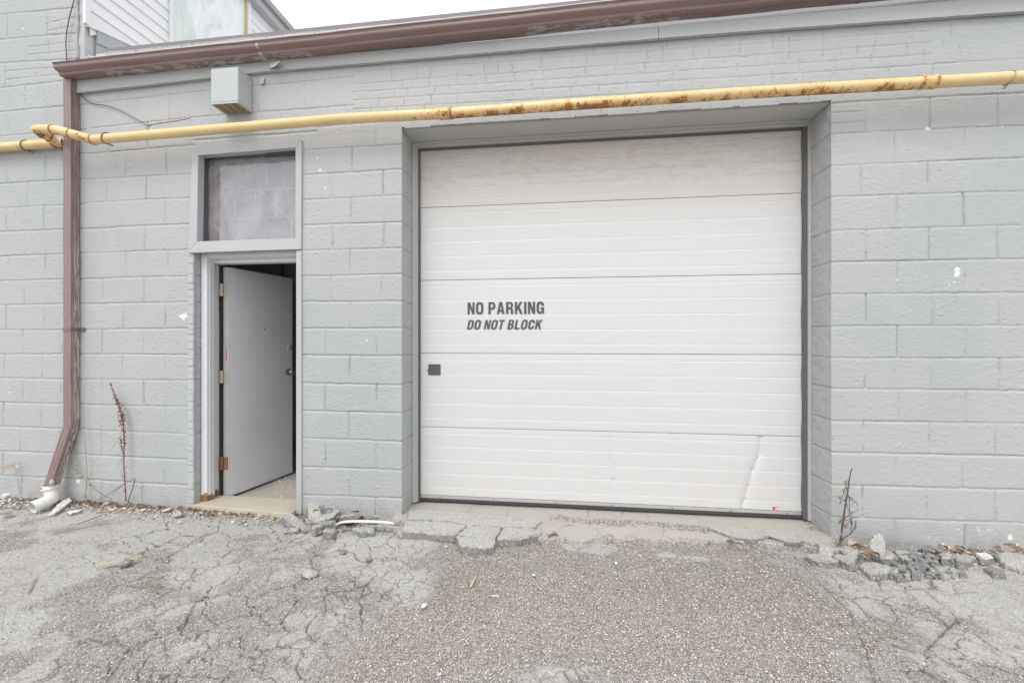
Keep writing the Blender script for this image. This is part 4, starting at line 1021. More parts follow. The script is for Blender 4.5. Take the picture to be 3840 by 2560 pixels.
# jog around the downpipe
YF = -.165; YB = -.045
L0 = W(-900, 610, YB); L0.z = W(0, 553, YB).z-.05; L1 = W(0, 553, YB); L2 = W(225, 536, YB)
Lo = W(135, 490, YF-.01); Lo2 = W(200, 487, YF-.01); Lo3 = W(262, 501, YF); 
rust_tube([L0, L1, L2], rp*.95, 36, 'pipe_run', lambda x: .22, gp)
rust_tube(smooth_path([L2+Vector((.02, 0, 0)), L2+Vector((.0, -.02, 0)), L2.lerp(Lo, .5), Lo+Vector((0, .015, 0)), Lo+Vector((.03, -.004, .002)), Lo2, Lo3, Lo3.lerp(main[0], .5), main[0]+Vector((-.01, 0, 0)), main[0]+Vector((.03, 0, 0))], 5), rp*.99, 36, 'pipe_bend', lambda x: .42, gp, .03)
def collar(c, t, r, hw, parent, nm='coupling', ru=.6, prof_=None):
    t = Vector(t).normalized(); pr = prof_ or [(-hw, r*.98), (-hw, r*1.14), (-hw*.75, r*1.17), (-hw*.6, r*1.10), (hw*.6, r*1.10), (hw*.75, r*1.17), (hw, r*1.14), (hw, r*.98)]
    a = t.cross(Vector((0, 0, 1))).normalized(); b = a.cross(t); n = 20
    P = np.zeros((len(pr), n+1, 3)); rr = np.zeros((len(pr), n+1))
    for i, (s_, q_) in enumerate(pr):
        for j in range(n+1): P[i, j] = c+t*s_+(a*math.cos(6.2832*j/n)+b*math.sin(6.2832*j/n))*q_; rr[i, j] = ru
    o = link(nm, grid_mesh(nm, P[:, ::-1], None, dict(rust=rr)), M['pipe'], parent)
    try: o.data.set_sharp_from_angle(angle=R(40))
    except Exception: pass
    return o
dm = main[6]-main[5]
collar(main[5], dm, rp, .036, gp, ru=.62); collar(main[5]+dm.normalized()*.046, dm, rp, .008, gp, 'weld_ring', .85)
collar(main[9], main[10]-main[9], rp, .042, gp, ru=.50)
collar(L2+Vector((-.035, 0, 0)), (1, 0, 0), rp, .012, gp, 'weld_ring', .8)
for c, t in ((Lo+Vector((.03, 0, 0)), (1, .0, 0)), (Lo2, (1, .1, 0)), (Lo3, (1, .4, -.1)), (main[0], main[1]-main[0]), (L2.lerp(Lo, .45), Lo-L2), (L2.lerp(Lo, .75), Lo-L2)):
    collar(c, t, rp, .007, gp, 'weld_ring', .85, [(-.008, rp*.99), (-.005, rp*1.09), (.005, rp*1.09), (.008, rp*.99)])
# hangers: ring round the pipe and a hook into the wall
for (px, py, Y) in ((400, 519, YP), (98, 546, YB), (3785, 293, YP)):
    c = W(px, py, Y); rg_ = MB(); n_ = 24
    rg_.tube([c+Vector((.010*math.sin(a), math.cos(a)*(rp+.004), math.sin(a)*(rp+.004))) for a in np.linspace(0, 6.2832, n_+1)], .004, 6, cap=False)
    hk = [c+Vector((.0, .012, -rp-.002)), c+Vector((.004, .03, -rp-.006)), c+Vector((.008, .04, -rp-.004))]
    rg_.tube(smooth_path(hk, 3), .0045, 6)
    rg_.build('pipe_hanger', M['rust'] if px != 3785 else M['hinge'], gp, smooth=True)

# ================================================================ VENT HOOD
vh = empty('vent_hood', 'grey metal vent box with a rusty grille underneath, under the gutter', 'vent', (-2.42, -.01, 3.12))
vx0, vx1 = -2.531, -2.314; vz0, vz1 = 2.994, 3.253; vy = -.140
vb = MB().box(vx0, vx1, vy, -.004, vz0+.012, vz1); vb.build('hood', M['vent'], vh, bevel=.003)
rim = MB().box(vx0, vx1, vy, vy+.006, vz0, vz0+.0115).box(vx0, vx0+.006, vy+.0061, -.006, vz0, vz0+.0115).box(vx1-.006, vx1, vy+.0061, -.006, vz0, vz0+.0115)
rim.build('rim', M['vent'], vh)
gr_ = MB(); gr_.box(vx0+.007, vx1-.007, vy+.007, -.008, vz0+.009, vz0+.0115)
gb = MB()
for i in range(4):
    x = vx0+.012+i*(vx1-vx0-.024-.012)/3; gb.box(x, x+.012, vy+.0075, -.009, vz0+.001, vz0+.0055)
for i in range(15):
    y = vy+.012+i*.0083; gb.box(vx0+.008, vx1-.008, y, y+.0035, vz0+.0058, vz0+.0085)
gr_.build('vent_opening', M['rubber_and_gap'], vh); gb.build('grille', mat_plain('rusty_cream', (.42, .33, .24), .8, 0, .45, 40), vh)

# ================================================================ CABLES
wa = [W(x, y, -.012) for x, y in ((296, 350), (320, 372), (350, 390), (395, 396), (440, 410), (480, 430), (520, 452), (548, 467), (556, 470))]
wa[-1].y = .004
tag(MB().tube(smooth_path(wa, 5), .0026, 6).build('loose_wire', M['wire'], smooth=True), 'thin black wire drooping across the blocks right of the downpipe top', 'wire')
wb = [W(x, y, -.02) for x, y in ((290, -60), (278, 0), (262, 60), (250, 120), (247, 170), (251, 232))]
tag(MB().tube(smooth_path(wb, 5), .0035, 6).build('hanging_cable', M['wire'], smooth=True), 'thin black cable hanging down to the left end of the gutter', 'cable')

# ================================================================ GROUND
def polydist(X, Y, pts):
    d = np.full(X.shape, 9.)
    for a, b in zip(pts[:-1], pts[1:]):
        x0, x1 = min(a.x, b.x)-.08, max(a.x, b.x)+.08; y0, y1 = min(a.y, b.y)-.08, max(a.y, b.y)+.08
        i0 = np.searchsorted(X[:, 0], x0); i1 = np.searchsorted(X[:, 0], x1); j0 = np.searchsorted(Y[0], y0); j1 = np.searchsorted(Y[0], y1)
        if i1 <= i0 or j1 <= j0: continue
        s_ = (slice(i0, i1), slice(j0, j1)); x = X[s_]; y = Y[s_]
        vx, vy_ = b.x-a.x, b.y-a.y; L2 = vx*vx+vy_*vy_+1e-9
        t = np.clip(((x-a.x)*vx+(y-a.y)*vy_)/L2, 0, 1); d[s_] = np.minimum(d[s_], np.hypot(x-a.x-t*vx, y-a.y-t*vy_))
    return d
c7 = lambda x, y: GP(x/3, 1700+y/3)
c6 = lambda x, y: GP(1000+x/2.138, 1600+y/2.138)
c8 = lambda x, y: GP(3056+x/3, 1980+y/3)
CR = [[c7(*p) for p in L] for L in (
    [(0, 1490), (200, 1460), (410, 1435), (430, 1370), (560, 1270), (740, 1180), (930, 1125), (1040, 1090)],
    [(560, 1270), (700, 1275), (740, 1285), (900, 1240), (1040, 1185), (1180, 1130)],
    [(430, 1370), (330, 1568)], [(1500, 1120), (1720, 1060), (1880, 985), (2000, 930)], [(1880, 985), (1950, 990), (2100, 1030), (2220, 940), (2351, 880)],
    [(330, 980), (500, 1010), (700, 985), (950, 1000), (1090, 985)], [(1350, 1085), (1500, 1120)], [(2100, 1030), (1900, 1130), (1910, 1200)], [(1910, 1290), (2050, 1270), (2220, 1280), (2351, 1290)],
    [(2220, 1280), (2150, 1370), (2200, 1420)], [(1500, 1530), (1700, 1470), (1840, 1480), (2000, 1520)], [(0, 1290), (150, 1270), (380, 1280)], [(900, 1500), (1100, 1440), (1300, 1470)], [(1650, 1360), (1800, 1310), (1910, 1290)])]
CR += [[c6(*p) for p in L] for L in ([(0, 1180), (150, 1110), (400, 1020), (560, 1030)], [(190, 1110), (440, 1130), (600, 1080), (760, 1050), (1010, 1045), (1200, 1020), (1240, 990)], [(500, 1200), (560, 1150), (750, 1110), (860, 1085)],
    [(150, 1110), (300, 1190), (240, 1270), (60, 1300)], [(500, 1200), (560, 1235), (690, 1230), (710, 1190), (760, 1180)], [(690, 1230), (800, 1270), (930, 1200), (980, 1150)], [(420, 1190), (500, 1200)], [(800, 1270), (850, 1320), (960, 1290)],
    [(540, 1330), (640, 1370), (760, 1350), (850, 1320)], [(430, 1290), (560, 1300), (610, 1280), (690, 1230)], [(640, 1370), (630, 1300)], [(980, 1370), (1050, 1400), (1150, 1370), (1170, 1320)])]
CR += [[c8(*p) for p in L] for L in ([(20, 570), (150, 660), (250, 720), (440, 820), (560, 930), (600, 1000)], [(200, 700), (400, 710), (560, 740), (720, 750), (900, 830), (1050, 860)], [(720, 600), (740, 680), (900, 690), (1180, 670)], [(230, 1060), (400, 1060), (480, 1080), (600, 1180), (700, 1250)],
    [(620, 960), (760, 1030), (1000, 1060)], [(1050, 860), (1300, 940), (1500, 1100)], [(480, 1080), (620, 1000)], [(700, 1250), (900, 1320), (1100, 1400)], [(1180, 670), (1500, 740), (1800, 700)])]
CR += [[GP(x/K, y/K) for x, y in L] for L in ([(1840, 1290), (1950, 1400), (1985, 1480), (2010, 1568)], [(0, 1380), (110, 1370), (240, 1330), (330, 1345)], [(240, 1568), (300, 1480), (420, 1440), (520, 1450)], [(420, 1440), (450, 1380), (560, 1350)], [(40, 1500), (160, 1450), (300, 1480)],
    [(2010, 1330), (2120, 1350), (2200, 1420), (2352, 1450)], [(2040, 1480), (2120, 1500), (2190, 1568)], [(2120, 1500), (2200, 1420)])]
gx = np.concatenate([[-80, -40, -20, -12, -9, -7.5, -6.5, -6, -5.6, -5.3, -5.05], np.arange(-4.9, 2.95, .0048), [3.0, 3.1, 3.3, 3.6, 4, 5, 6, 8, 12, 20, 40, 80]])
gy = np.concatenate([[-80, -40, -20, -10, -6, -4.5, -3.5, -3, -2.6, -2.3, -2.1, -1.95, -1.85], np.arange(-1.78, .10, .0042), [.12, .2, .4, 1, 4, 12, 40, 80]])
X, Y = np.meshgrid(gx, gy, indexing='ij')
# masks: central re-gravelled patch; dirt strip along the wall at left
nzz = fbm(X*1.6, Y*1.6, 301, 5); nz2 = fbm(X*7, Y*7, 311, 4)
def lerp_line(pts, Yv): 
    ys_ = [p.y for p in pts]; xs_ = [p.x for p in pts]; o_ = np.argsort(ys_); return np.interp(Yv, np.array(ys_)[o_], np.array(xs_)[o_])
lb_ = [GP(1560/1, 1990), GP(1594, 2058), GP(1510, 2115), GP(1545, 2230), GP(1430, 2290), GP(1250, 2400), GP(1050, 2560)]
rb_ = [GP(2810, 2068), GP(3039, 2142), GP(3137, 2217), GP(3207, 2301), GP(3260, 2420), GP(3300, 2560)]
XL = lerp_line(lb_, Y)+nzz*.16+nz2*.03; XR = lerp_line(rb_, Y)+nzz*.10+nz2*.03
gm = sstep(-.06, .16, X-XL+nz2*.22)*sstep(-.05, .12, XR-X+nz2*.18)
# stranded remains of old asphalt inside the gravel
for (px, py, r_) in ((2210, 2050, .13), (2240, 2062, .09), (2590, 2085, .07), (2520, 2075, .05), (1500, 2235, .07), (2080, 2535, .12), (2190, 2520, .07), (1465, 2215, .04), (1320, 2195, .07), (1400, 2180, .05)):
    c = GP(px, py); dd = np.hypot((X-c.x)/1.5, (Y-c.y)/.62)+nz2*.05
    gm = gm*(1-sstep(r_+.01, r_-.02, dd))
dl = GP(400, 1950)
dirt = np.clip(sstep(.20, .02, -Y-.02+nz2*.16+nzz*.10)*sstep(-1.4, -2.2, X)*.9, 0, 1)
dirt = np.maximum(dirt, sstep(.22, .40, nzz+.1)*.25*gm)
dirt = np.maximum(dirt, sstep(.10, .0, -Y+nz2*.1)*.6*sstep(1.75, 1.9, X))
for (px, py, r_) in ((400, 2040, .09), (1150//3, 2060, .05), (760/2*1.0, 1960, .10), (1500/3+60, 2180, .12), (560, 2200, .10), (1020, 2040, .04), (2540, 2130, .12), (3300, 2370, .10), (1490, 2130, .06), (250, 1985, .16), (80, 2000, .12)):
    c = GP(px, py); dirt = np.maximum(dirt, .8*sstep(r_, r_*.3, np.hypot(X-c.x, (Y-c.y)*1.6)+nz2*.08))
ravel = sstep(-.02, .16, fbm(X*1.7+4, Y*2.3, 305, 5)+.55*sstep(-.75, -1.45, Y)+.10*sstep(-3., -4.2, X)+.16*sstep(-.35, -.12, Y)*sstep(-1.3, -2, X)+nz2*.25-.13+.12*sstep(1.6, 2.4, X))
f1r, f2r, cr_ = worley((X+nz2*.12+nzz*.05)*5.2, (Y+nz2*.1)*5.2, 55); ravel = ravel*(1-.85*(cr_ > .72)*sstep(.01, .05, (f2r-f1r)/5.2))
ravel = ravel*(1-gm)
moss = np.zeros_like(X)
for (px, py, r_) in ((80, 1905, .07), (10, 1900, .09), (45, 1925, .05), (850, 1920, .10), (930, 1925, .08), (115, 1925, .05), (20, 1940, .05), (540, 2070, .03)):
    c = GP(px, py); moss = np.maximum(moss, sstep(r_, r_*.35, np.hypot(X-c.x, (Y-c.y)*2.2)+nz2*.12))
crack = np.zeros_like(X); Hg = fbm(X*.9, Y*.9, 321, 3)*.020
wX = X+fbm(X*7, Y*7, 331, 5)*.075; wY = Y+fbm(X*7+7, Y*7, 341, 5)*.075
f1, f2, cid = worley(wX*5.6, wY*5.6, 5); ed = (f2-f1)/5.6
am = (.25+.75*sstep(-.15, .2, fbm(X*.8+3, Y*.8, 351, 3)+.12))*(1-gm)
wc = .0039
crack = np.maximum(crack, sstep(wc*1.6, wc*.3, ed)*am)
Hg += (1-gm)*(cid-.5)*.006*am
f1b, f2b, cidb = worley(wX*11, wY*11, 6); edb = (f2b-f1b)/11; am2 = (.35+.65*sstep(-.1, .22, fbm(X*1.3+9, Y*1.3, 361, 3)))*(1-gm)
crack = np.maximum(crack, sstep(.0044, .0008, edb)*am2*.85)
jx_ = X+fbm(X*14, Y*14, 371, 3)*.02; jy_ = Y+fbm(X*14+4, Y*14, 381, 3)*.02
dmin = np.full(X.shape, 9.)
for L in CR: dmin = np.minimum(dmin, polydist(X, Y, L))
dmin = dmin+fbm(X*30, Y*30, 391, 3)*.008
brk = .30+.75*np.clip(fbm(X*4, Y*4, 395, 3)+.4, 0, 1)
crack = np.maximum(crack, sstep(.0062, .001, dmin)*np.clip(brk, 0, 1)); dirt = np.maximum(dirt, .35*sstep(.03, .006, dmin+nz2*.02)*brk)
Hg -= crack*.011; Hg -= gm*.010+ravel*.004
# aggregate relief
f1, f2, cc = worley(X*78, Y*78, 8); Hg += (1-sstep(.15, .55, f1))*(.0008+.0032*np.maximum(gm, ravel)+.001*cc)*(cc > .25)
Hg += nz2*.004
Hg = np.where(np.abs(X) > 5.0, 0, Hg)
Hg = np.where(Y > .02, Hg*.2-.03*sstep(.02, .3, Y), Hg)
att = dict(ravel=ravel, gravel=gm, dirt=dirt, crack=crack, moss=moss)
Gp = np.stack([X, Y, Hg-.002], -1)
# the ground stays below the interior floor
gme = grid_mesh('ground', Gp, None, att); tag(link('ground', gme, M['asphalt']), kind='structure')
# lookup of ground height for scattered things
def gh(x, y):
    i = int(np.clip(np.searchsorted(gx, x), 0, len(gx)-1)); j = int(np.clip(np.searchsorted(gy, y), 0, len(gy)-1)); return float(Gp[i, j, 2])
def gmask(x, y, A_): 
    i = int(np.clip(np.searchsorted(gx, x), 0, len(gx)-1)); j = int(np.clip(np.searchsorted(gy, y), 0, len(gy)-1)); return float(A_[i, j])

# ---- concrete apron in front of the garage door
z7 = lambda x, y, z=.03: GP(1900+x/2.138, 1600+y/2.138, z)
fr_ = [GP(1500, 1955, .03), GP(1560, 1985, .03), GP(1800, 2010, .03), z7(300, 870), z7(450, 905), z7(760, 885), z7(1290, 905), z7(1900, 925), z7(2352, 940), GP(3080, 2060, .03), GP(3125, 2055, .03)]
fx = [p.x for p in fr_]; fy = [p.y for p in fr_]; o_ = np.argsort(fx)
ax = np.arange(XGL-.05, XGR+.05, .006)
yf = np.interp(ax, np.array(fx)[o_], np.array(fy)[o_])+fbm(ax*9, ax*0, 401, 4)*.05
tv = np.concatenate([np.linspace(0, .97, 75), [.985, 1, 1.006, 1.010]])
Xa = np.tile(ax[:, None], (1, len(tv))); Ya = .3+(yf[:, None]-.3)*tv[None, :]
Za = .030+fbm(Xa*2, Ya*2, 411, 3)*.006+fbm(Xa*30, Ya*30, 421, 3)*.0018
wXa = Xa+fbm(Xa*8, Ya*8, 431, 4)*.05; wYa = Ya+fbm(Xa*8+3, Ya*8, 441, 4)*.05
f1, f2, ci = worley(wXa*3.4, wYa*6., 15); ck = .7*sstep(.0065, .001, (f2-f1)/4.5)*sstep(-.0, .25, fbm(Xa*1.5, Ya*1.5, 445, 3)+.12)
Za -= ck*.006
p0 = [z7(440, 730), z7(640, 760), z7(840, 770), z7(1100, 770), z7(1300, 790), z7(1600, 830)]
dg_ = np.full(Xa.shape, 9.)
for a, b in zip(p0[:-1], p0[1:]):
    vx, vy_ = b.x-a.x, b.y-a.y; t = np.clip(((Xa-a.x)*vx+(Ya-a.y)*vy_)/(vx*vx+vy_*vy_), 0, 1); dg_ = np.minimum(dg_, np.hypot(Xa-a.x-t*vx, Ya-a.y-t*vy_))
grv = sstep(.055, .030, dg_+fbm(Xa*12, Ya*12, 451, 4)*.05)
grv = np.maximum(grv, sstep(.05, .0, XGR-.03-Xa+fbm(Xa*9, Ya*9, 461, 3)*.1)*.9)
grv = np.maximum(grv, .7*sstep(.93, 1.0, tv[None, :]+0*Xa+fbm(Xa*14, Ya*14, 471, 3)*.12))
f1, f2, cc2 = worley(Xa*85, Ya*85, 18); Za += grv*(1-sstep(.1, .55, f1))*.006
Za[:, -1] = -.03; Za[:, -2] -= .012; Za[:, -3] -= .003; Ya[:, 0] = .3
Pa = np.stack([Xa, Ya, Za], -1)[:, ::-1]
tag(link('concrete_apron', grid_mesh('concrete_apron', Pa, None, dict(crack=ck[:, ::-1], gravel=grv[:, ::-1])), M['concrete']), kind='structure')

# ================================================================ BROKEN SLABS AND RUBBLE
def slab(name, pts, zt, thick, label=None, cat='slab', group=None, mat='asphalt', tilt=(0, 0), seed=0, rough=1., kick=.006, th_on=False):
    """angular plate of broken asphalt: outline (world XY), top height, thickness"""
    rs = random.Random(seed); P = [Vector((p.x, p.y)) for p in pts]; loop = []
    n = len(P)
    for i in range(n):
        a, b = P[i], P[(i+1) % n]; m = max(1, int((b-a).length/.012))
        nrm = Vector(((b-a).y, -(b-a).x)).normalized()
        for k in range(m):
            t = k/m; loop.append(a.lerp(b, t)+nrm*rs.uniform(-1, 1)*.0035*rough*min(1, (b-a).length*12))
    c = sum(loop, Vector((0, 0)))/len(loop); L = len(loop)
    loop = [p+(p-c).normalized()*float(fbm(np.array([p.x*22.+seed]), np.array([p.y*22.]), 500+seed % 50, 3)[0])*.010*rough for p in loop]
    def top(p): return zt+tilt[0]*(p.x-c.x)+tilt[1]*(p.y-c.y)
    v = []; f = []; gr = []
    rings = [(1.0, -thick, 1), (1.0, -thick*.6, 1), (1.0, -thick*.25, 0), (1, -.0025, 0), (.92, 0, 0), (.7, 0, 0), (.45, 0, 0), (.2, 0, 0)]
    for ri, (s_, dz, sd) in enumerate(rings):
        for i, p in enumerate(loop):
            d = (p-c); r_ = d.length
            if ri >= 3: q_ = c+d*s_-(d.normalized()*.004 if ri == 3 and r_ > .01 else Vector((0, 0)))
            else: q_ = p+d.normalized()*((kick if ri == 0 else kick*.4 if ri == 1 else 0)+rs.uniform(-.006, .005)*rough) if r_ > 0 else p
            z = top(q_)+dz+(float(fbm(np.array([q_.x*16.+seed]), np.array([q_.y*16.]), 600+seed % 50, 3)[0])*.014 if th_on else 0)*rough+rs.uniform(-1, 1)*(.0016 if ri > 2 else .004)*rough
            v.append((q_.x, q_.y, z))
    v.append((c.x, c.y, top(c)))
    for ri in range(len(rings)-1):
        for i in range(L): f.append((ri*L+i, ri*L+(i+1) % L, (ri+1)*L+(i+1) % L, (ri+1)*L+i))
    k = (len(rings)-1)*L
    for i in range(L): f.append((k+i, k+(i+1) % L, len(v)-1))
    me = bpy.data.meshes.new(name); me.from_pydata(v, [], f)
    bm = bmesh.new(); bm.from_mesh(me); bmesh.ops.recalc_face_normals(bm, faces=bm.faces); bm.to_mesh(me); bm.free()
    o = link(name, me, M[mat]); me.materials.append(M['chunk'])
    me.polygons.foreach_set('material_index', [1 if i < 2*L else 0 for i in range(len(me.polygons))])
    return tag(o, label, cat, group)
def z6(x, y, z=.04): return GP(1000+x/2.138, 1600+y/2.138, z)
def z8(x, y, z=.04): return GP(2740+x/2.138, 1600+y/2.138, z)
def S6(pts, zt): return [z6(x, y, zt) for x, y in pts]
zt = .050
SG = 'broken asphalt plates at the garage threshold'
slab('asphalt_slab', S6([(1140, 665), (1290, 662), (1900, 715), (2205, 748), (2140, 802), (1800, 792), (1620, 782), (1500, 752), (1130, 738)], zt), zt, .05, 'long narrow plate of cracked asphalt lying against the concrete below the garage door', 'slab', SG, seed=1)
slab('asphalt_slab', S6([(1110, 746), (1495, 762), (1600, 790), (1510, 860), (1300, 846), (1085, 828)], .048), .048, .05, 'flat asphalt plate at the left end of the garage threshold', 'slab', SG, seed=2)
slab('asphalt_slab', S6([(1612, 790), (1885, 800), (1835, 888), (1520, 862)], .047), .047, .05, 'middle asphalt plate directly behind the one that juts out', 'slab', SG, seed=3)
slab('asphalt_slab', S6([(1898, 802), (2130, 806), (2200, 828), (2205, 850), (2010, 892), (1845, 893)], .049), .049, .052, 'asphalt plate with a thick rounded right end beside the cream concrete', 'slab', SG, seed=4)
slab('asphalt_slab', S6([(1518, 868), (1836, 897), (1826, 950), (1780, 968), (1560, 945)], .040), .040, .045, 'small asphalt plate jutting out towards the gravel', 'slab', SG, seed=5)
def S7(pts, zt): return [z7(x, y, zt) for x, y in pts]
slab('asphalt_slab', S7([(1610, 800), (1720, 802), (2100, 826), (2345, 852), (2420, 880), (2340, 918), (2230, 912), (2110, 872), (2000, 895), (1850, 885), (1750, 850)], .05), .05, .022, 'long wavy asphalt remnant on the concrete at the right end of the garage threshold', 'slab', SG, seed=6)
slab('asphalt_slab', [z8(x, y, .05) for x, y in ((560, 870), (605, 875), (680, 905), (720, 940), (640, 925), (570, 905))], .05, .04, 'thin asphalt sliver at the foot of the right garage jamb', 'slab', SG, seed=7)

LG = 'broken asphalt rubble by the pier'; RG = 'broken asphalt rubble along the right wall'
def zz6(pts, z): return [GP(1000+x/2.138, 1600+y/2.138, z) for x, y in pts]
lp = [ # outline (region-6 px), top z, thick, tilt, label
 ([(330, 640), (380, 628), (420, 650), (440, 690), (400, 700), (335, 690)], .10, .09, (0, .3), 'rough dark asphalt lump standing against the pier'),
 ([(370, 700), (520, 685), (585, 690), (540, 720), (420, 745), (365, 735)], .085, .05, (.15, .1), 'long thin asphalt piece leaning on top of the pile by the pier'),
 ([(120, 740), (190, 712), (290, 735), (355, 790), (300, 805), (200, 775)], .06, .055, (-.15, -.1), 'large angular asphalt piece at the left end of the pile by the pier'),
 ([(365, 790), (430, 745), (520, 725), (560, 770), (500, 785), (390, 825)], .075, .065, (.2, -.15), 'big sloping asphalt piece in the middle of the pile by the pier'),
 ([(450, 850), (480, 795), (570, 785), (575, 800), (530, 860)], .05, .05, (-.1, -.2), 'blocky asphalt piece in front of the pile, under the white strip end'),
 ([(690, 790), (770, 780), (868, 785), (865, 840), (780, 850), (700, 830)], .05, .05, (0, -.1), 'rounded slab-like asphalt piece in front of the white strip'),
 ([(580, 700), (640, 685), (700, 710), (705, 750), (610, 755), (590, 730)], .09, .06, (.1, -.35), 'dark upright asphalt piece behind the white strip'),
 ([(790, 695), (850, 685), (890, 710), (900, 745), (820, 735)], .07, .06, (.1, -.3), 'dark asphalt lump against the right part of the pier'),
 ([(880, 785), (930, 780), (940, 810), (890, 818)], .035, .035, (0, 0), 'small asphalt stone right of the rounded piece'),
 ([(170, 805), (250, 800), (260, 825), (200, 835)], .025, .03, (0, 0), 'flat dark asphalt stone lying in front at the left of the pile'),
 ([(950, 795), (1000, 790), (1015, 815), (960, 825)], .035, .035, (0, 0), 'pale small stone near the corner of the pier'),
 ([(1050, 835), (1090, 830), (1095, 865), (1060, 870)], .04, .04, (0, 0), 'dark small stone below the left garage corner')]
for i, (o_, z, th_, tl, lab) in enumerate(lp): slab('asphalt_chunk', zz6(o_, z*.55), z*.55, th_, lab, 'rubble', LG, 'asphalt', (tl[0]*1.6, tl[1]*1.6), 20+i, 1.1, th_on=True)
def zz8(pts, z): return [GP(2740+x/2.138, 1600+y/2.138, z) for x, y in pts]
rpc = [
 ([(590, 1010), (700, 1000), (800, 1030), (860, 1070), (780, 1085), (660, 1050)], .055, .05, (0, -.05), 'wide flat pale-topped asphalt piece left of the woody weed', 'asphalt'),
 ([(705, 950), (760, 970), (820, 1005), (800, 1030), (715, 1000)], .085, .05, (.1, .2), 'thin tilted pale piece behind the flat one, left of the woody weed', 'asphalt'),
 ([(805, 1020), (870, 1010), (1010, 1040), (990, 1100), (950, 1105), (830, 1045)], .05, .05, (.05, -.12), 'cracked asphalt piece right at the foot of the woody weed', 'asphalt'),
 ([(870, 970), (1000, 965), (1040, 990), (1010, 1035), (930, 1010)], .07, .05, (.05, .05), 'rough asphalt plate behind the foot of the woody weed', 'asphalt'),
 ([(1020, 1090), (1090, 1050), (1230, 1090), (1285, 1130), (1265, 1180), (1120, 1185)], .05, .052, (.03, -.08), 'largest flat asphalt plate at the front of the right-hand rubble', 'asphalt'),
 ([(1105, 950), (1140, 905), (1200, 900), (1245, 930), (1255, 985), (1165, 985)], .13, .07, (0, .35), 'domed cracked asphalt piece leaning on the wall', 'asphalt'),
 ([(1165, 990), (1260, 965), (1330, 1055), (1290, 1060), (1200, 1040)], .085, .05, (.1, -.15), 'smooth grey plate leaning below the domed piece', 'asphalt'),
 ([(1260, 935), (1400, 932), (1510, 960), (1500, 985), (1350, 975), (1280, 965)], .085, .06, (0, .1), 'long dark ledge of asphalt against the wall', 'chunk'),
 ([(1500, 945), (1610, 940), (1640, 985), (1560, 985)], .08, .06, (0, .1), 'dark crumbly asphalt lump at the middle of the wall foot', 'chunk'),
 ([(1300, 975), (1500, 985), (1560, 1010), (1400, 1015), (1320, 1005)], .065, .05, (0, -.1), 'narrow grey asphalt plate in front of the dark ledge', 'asphalt'),
 ([(1340, 1020), (1420, 1015), (1460, 1050), (1370, 1060)], .05, .04, (.05, -.1), 'square pale asphalt piece mid-pile', 'asphalt'),
 ([(1640, 985), (1760, 1000), (1800, 1060), (1700, 1060)], .06, .05, (.05, -.15), 'sloping grey asphalt plate right of mid-pile', 'asphalt'),
 ([(1790, 1015), (1900, 1000), (1965, 1020), (1950, 1060), (1860, 1075), (1800, 1060)], .06, .06, (0, -.1), 'thick pale-topped asphalt block below the brown leaves', 'asphalt'),
 ([(1960, 1000), (2060, 1010), (2110, 1050), (2000, 1045)], .06, .05, (0, -.05), 'pale wedge-shaped stone at the foot of the wall', 'pale'),
 ([(1980, 1060), (2080, 1070), (2090, 1090), (2000, 1090)], .035, .035, (0, 0), 'dark flat stone under the pale wedge', 'chunk'),
 ([(2120, 1010), (2352, 1020), (2480, 1060), (2500, 1130), (2352, 1125), (2200, 1080)], .075, .06, (.02, .1), 'large asphalt plate at the right edge of the photo', 'asphalt'),
 ([(2020, 1130), (2080, 1120), (2200, 1160), (2200, 1190), (2120, 1185), (2060, 1150)], .035, .035, (0, 0), 'dark two-lobed asphalt stone lying apart at the far right', 'chunk'),
 ([(1400, 1060), (1500, 1075), (1560, 1130), (1480, 1120)], .045, .04, (.05, -.05), 'dark ridge of crumbled asphalt in the front of the pile', 'chunk'),
 ([(1320, 1180), (1360, 1165), (1380, 1205), (1340, 1220)], .035, .035, (0, 0), 'small dark stone at the front of the pile', 'chunk'),
 ([(1395, 1170), (1440, 1165), (1445, 1205), (1405, 1205)], .035, .035, (0, 0), 'small pale stone beside the dark one at the front of the pile', 'asphalt'),
 ([(1450, 1150), (1520, 1145), (1525, 1190), (1460, 1195)], .04, .04, (0, 0), 'cube-like grey stone at the front of the pile', 'chunk'),
 ([(1825, 1150), (1870, 1140), (1890, 1180), (1840, 1185)], .035, .035, (0, 0), 'dark pebble-shaped stone below the thick block', 'chunk'),
 ([(1280, 1145), (1340, 1140), (1350, 1165), (1290, 1175)], .03, .03, (0, 0), 'low stone at the right tip of the largest plate', 'asphalt'),
 ([(1790, 1090), (1880, 1085), (1895, 1120), (1820, 1115)], .035, .035, (0, 0), 'low dark stone tucked below the thick block', 'chunk')]
for i, (o_, z, th_, tl, lab, mt) in enumerate(rpc): slab('asphalt_chunk', zz8(o_, z*.50), z*.50, th_, lab, 'rubble', RG, mt, (tl[0]*1.6+.06*math.sin(i*2.1), tl[1]*1.6), 60+i, 1.1, th_on=True)
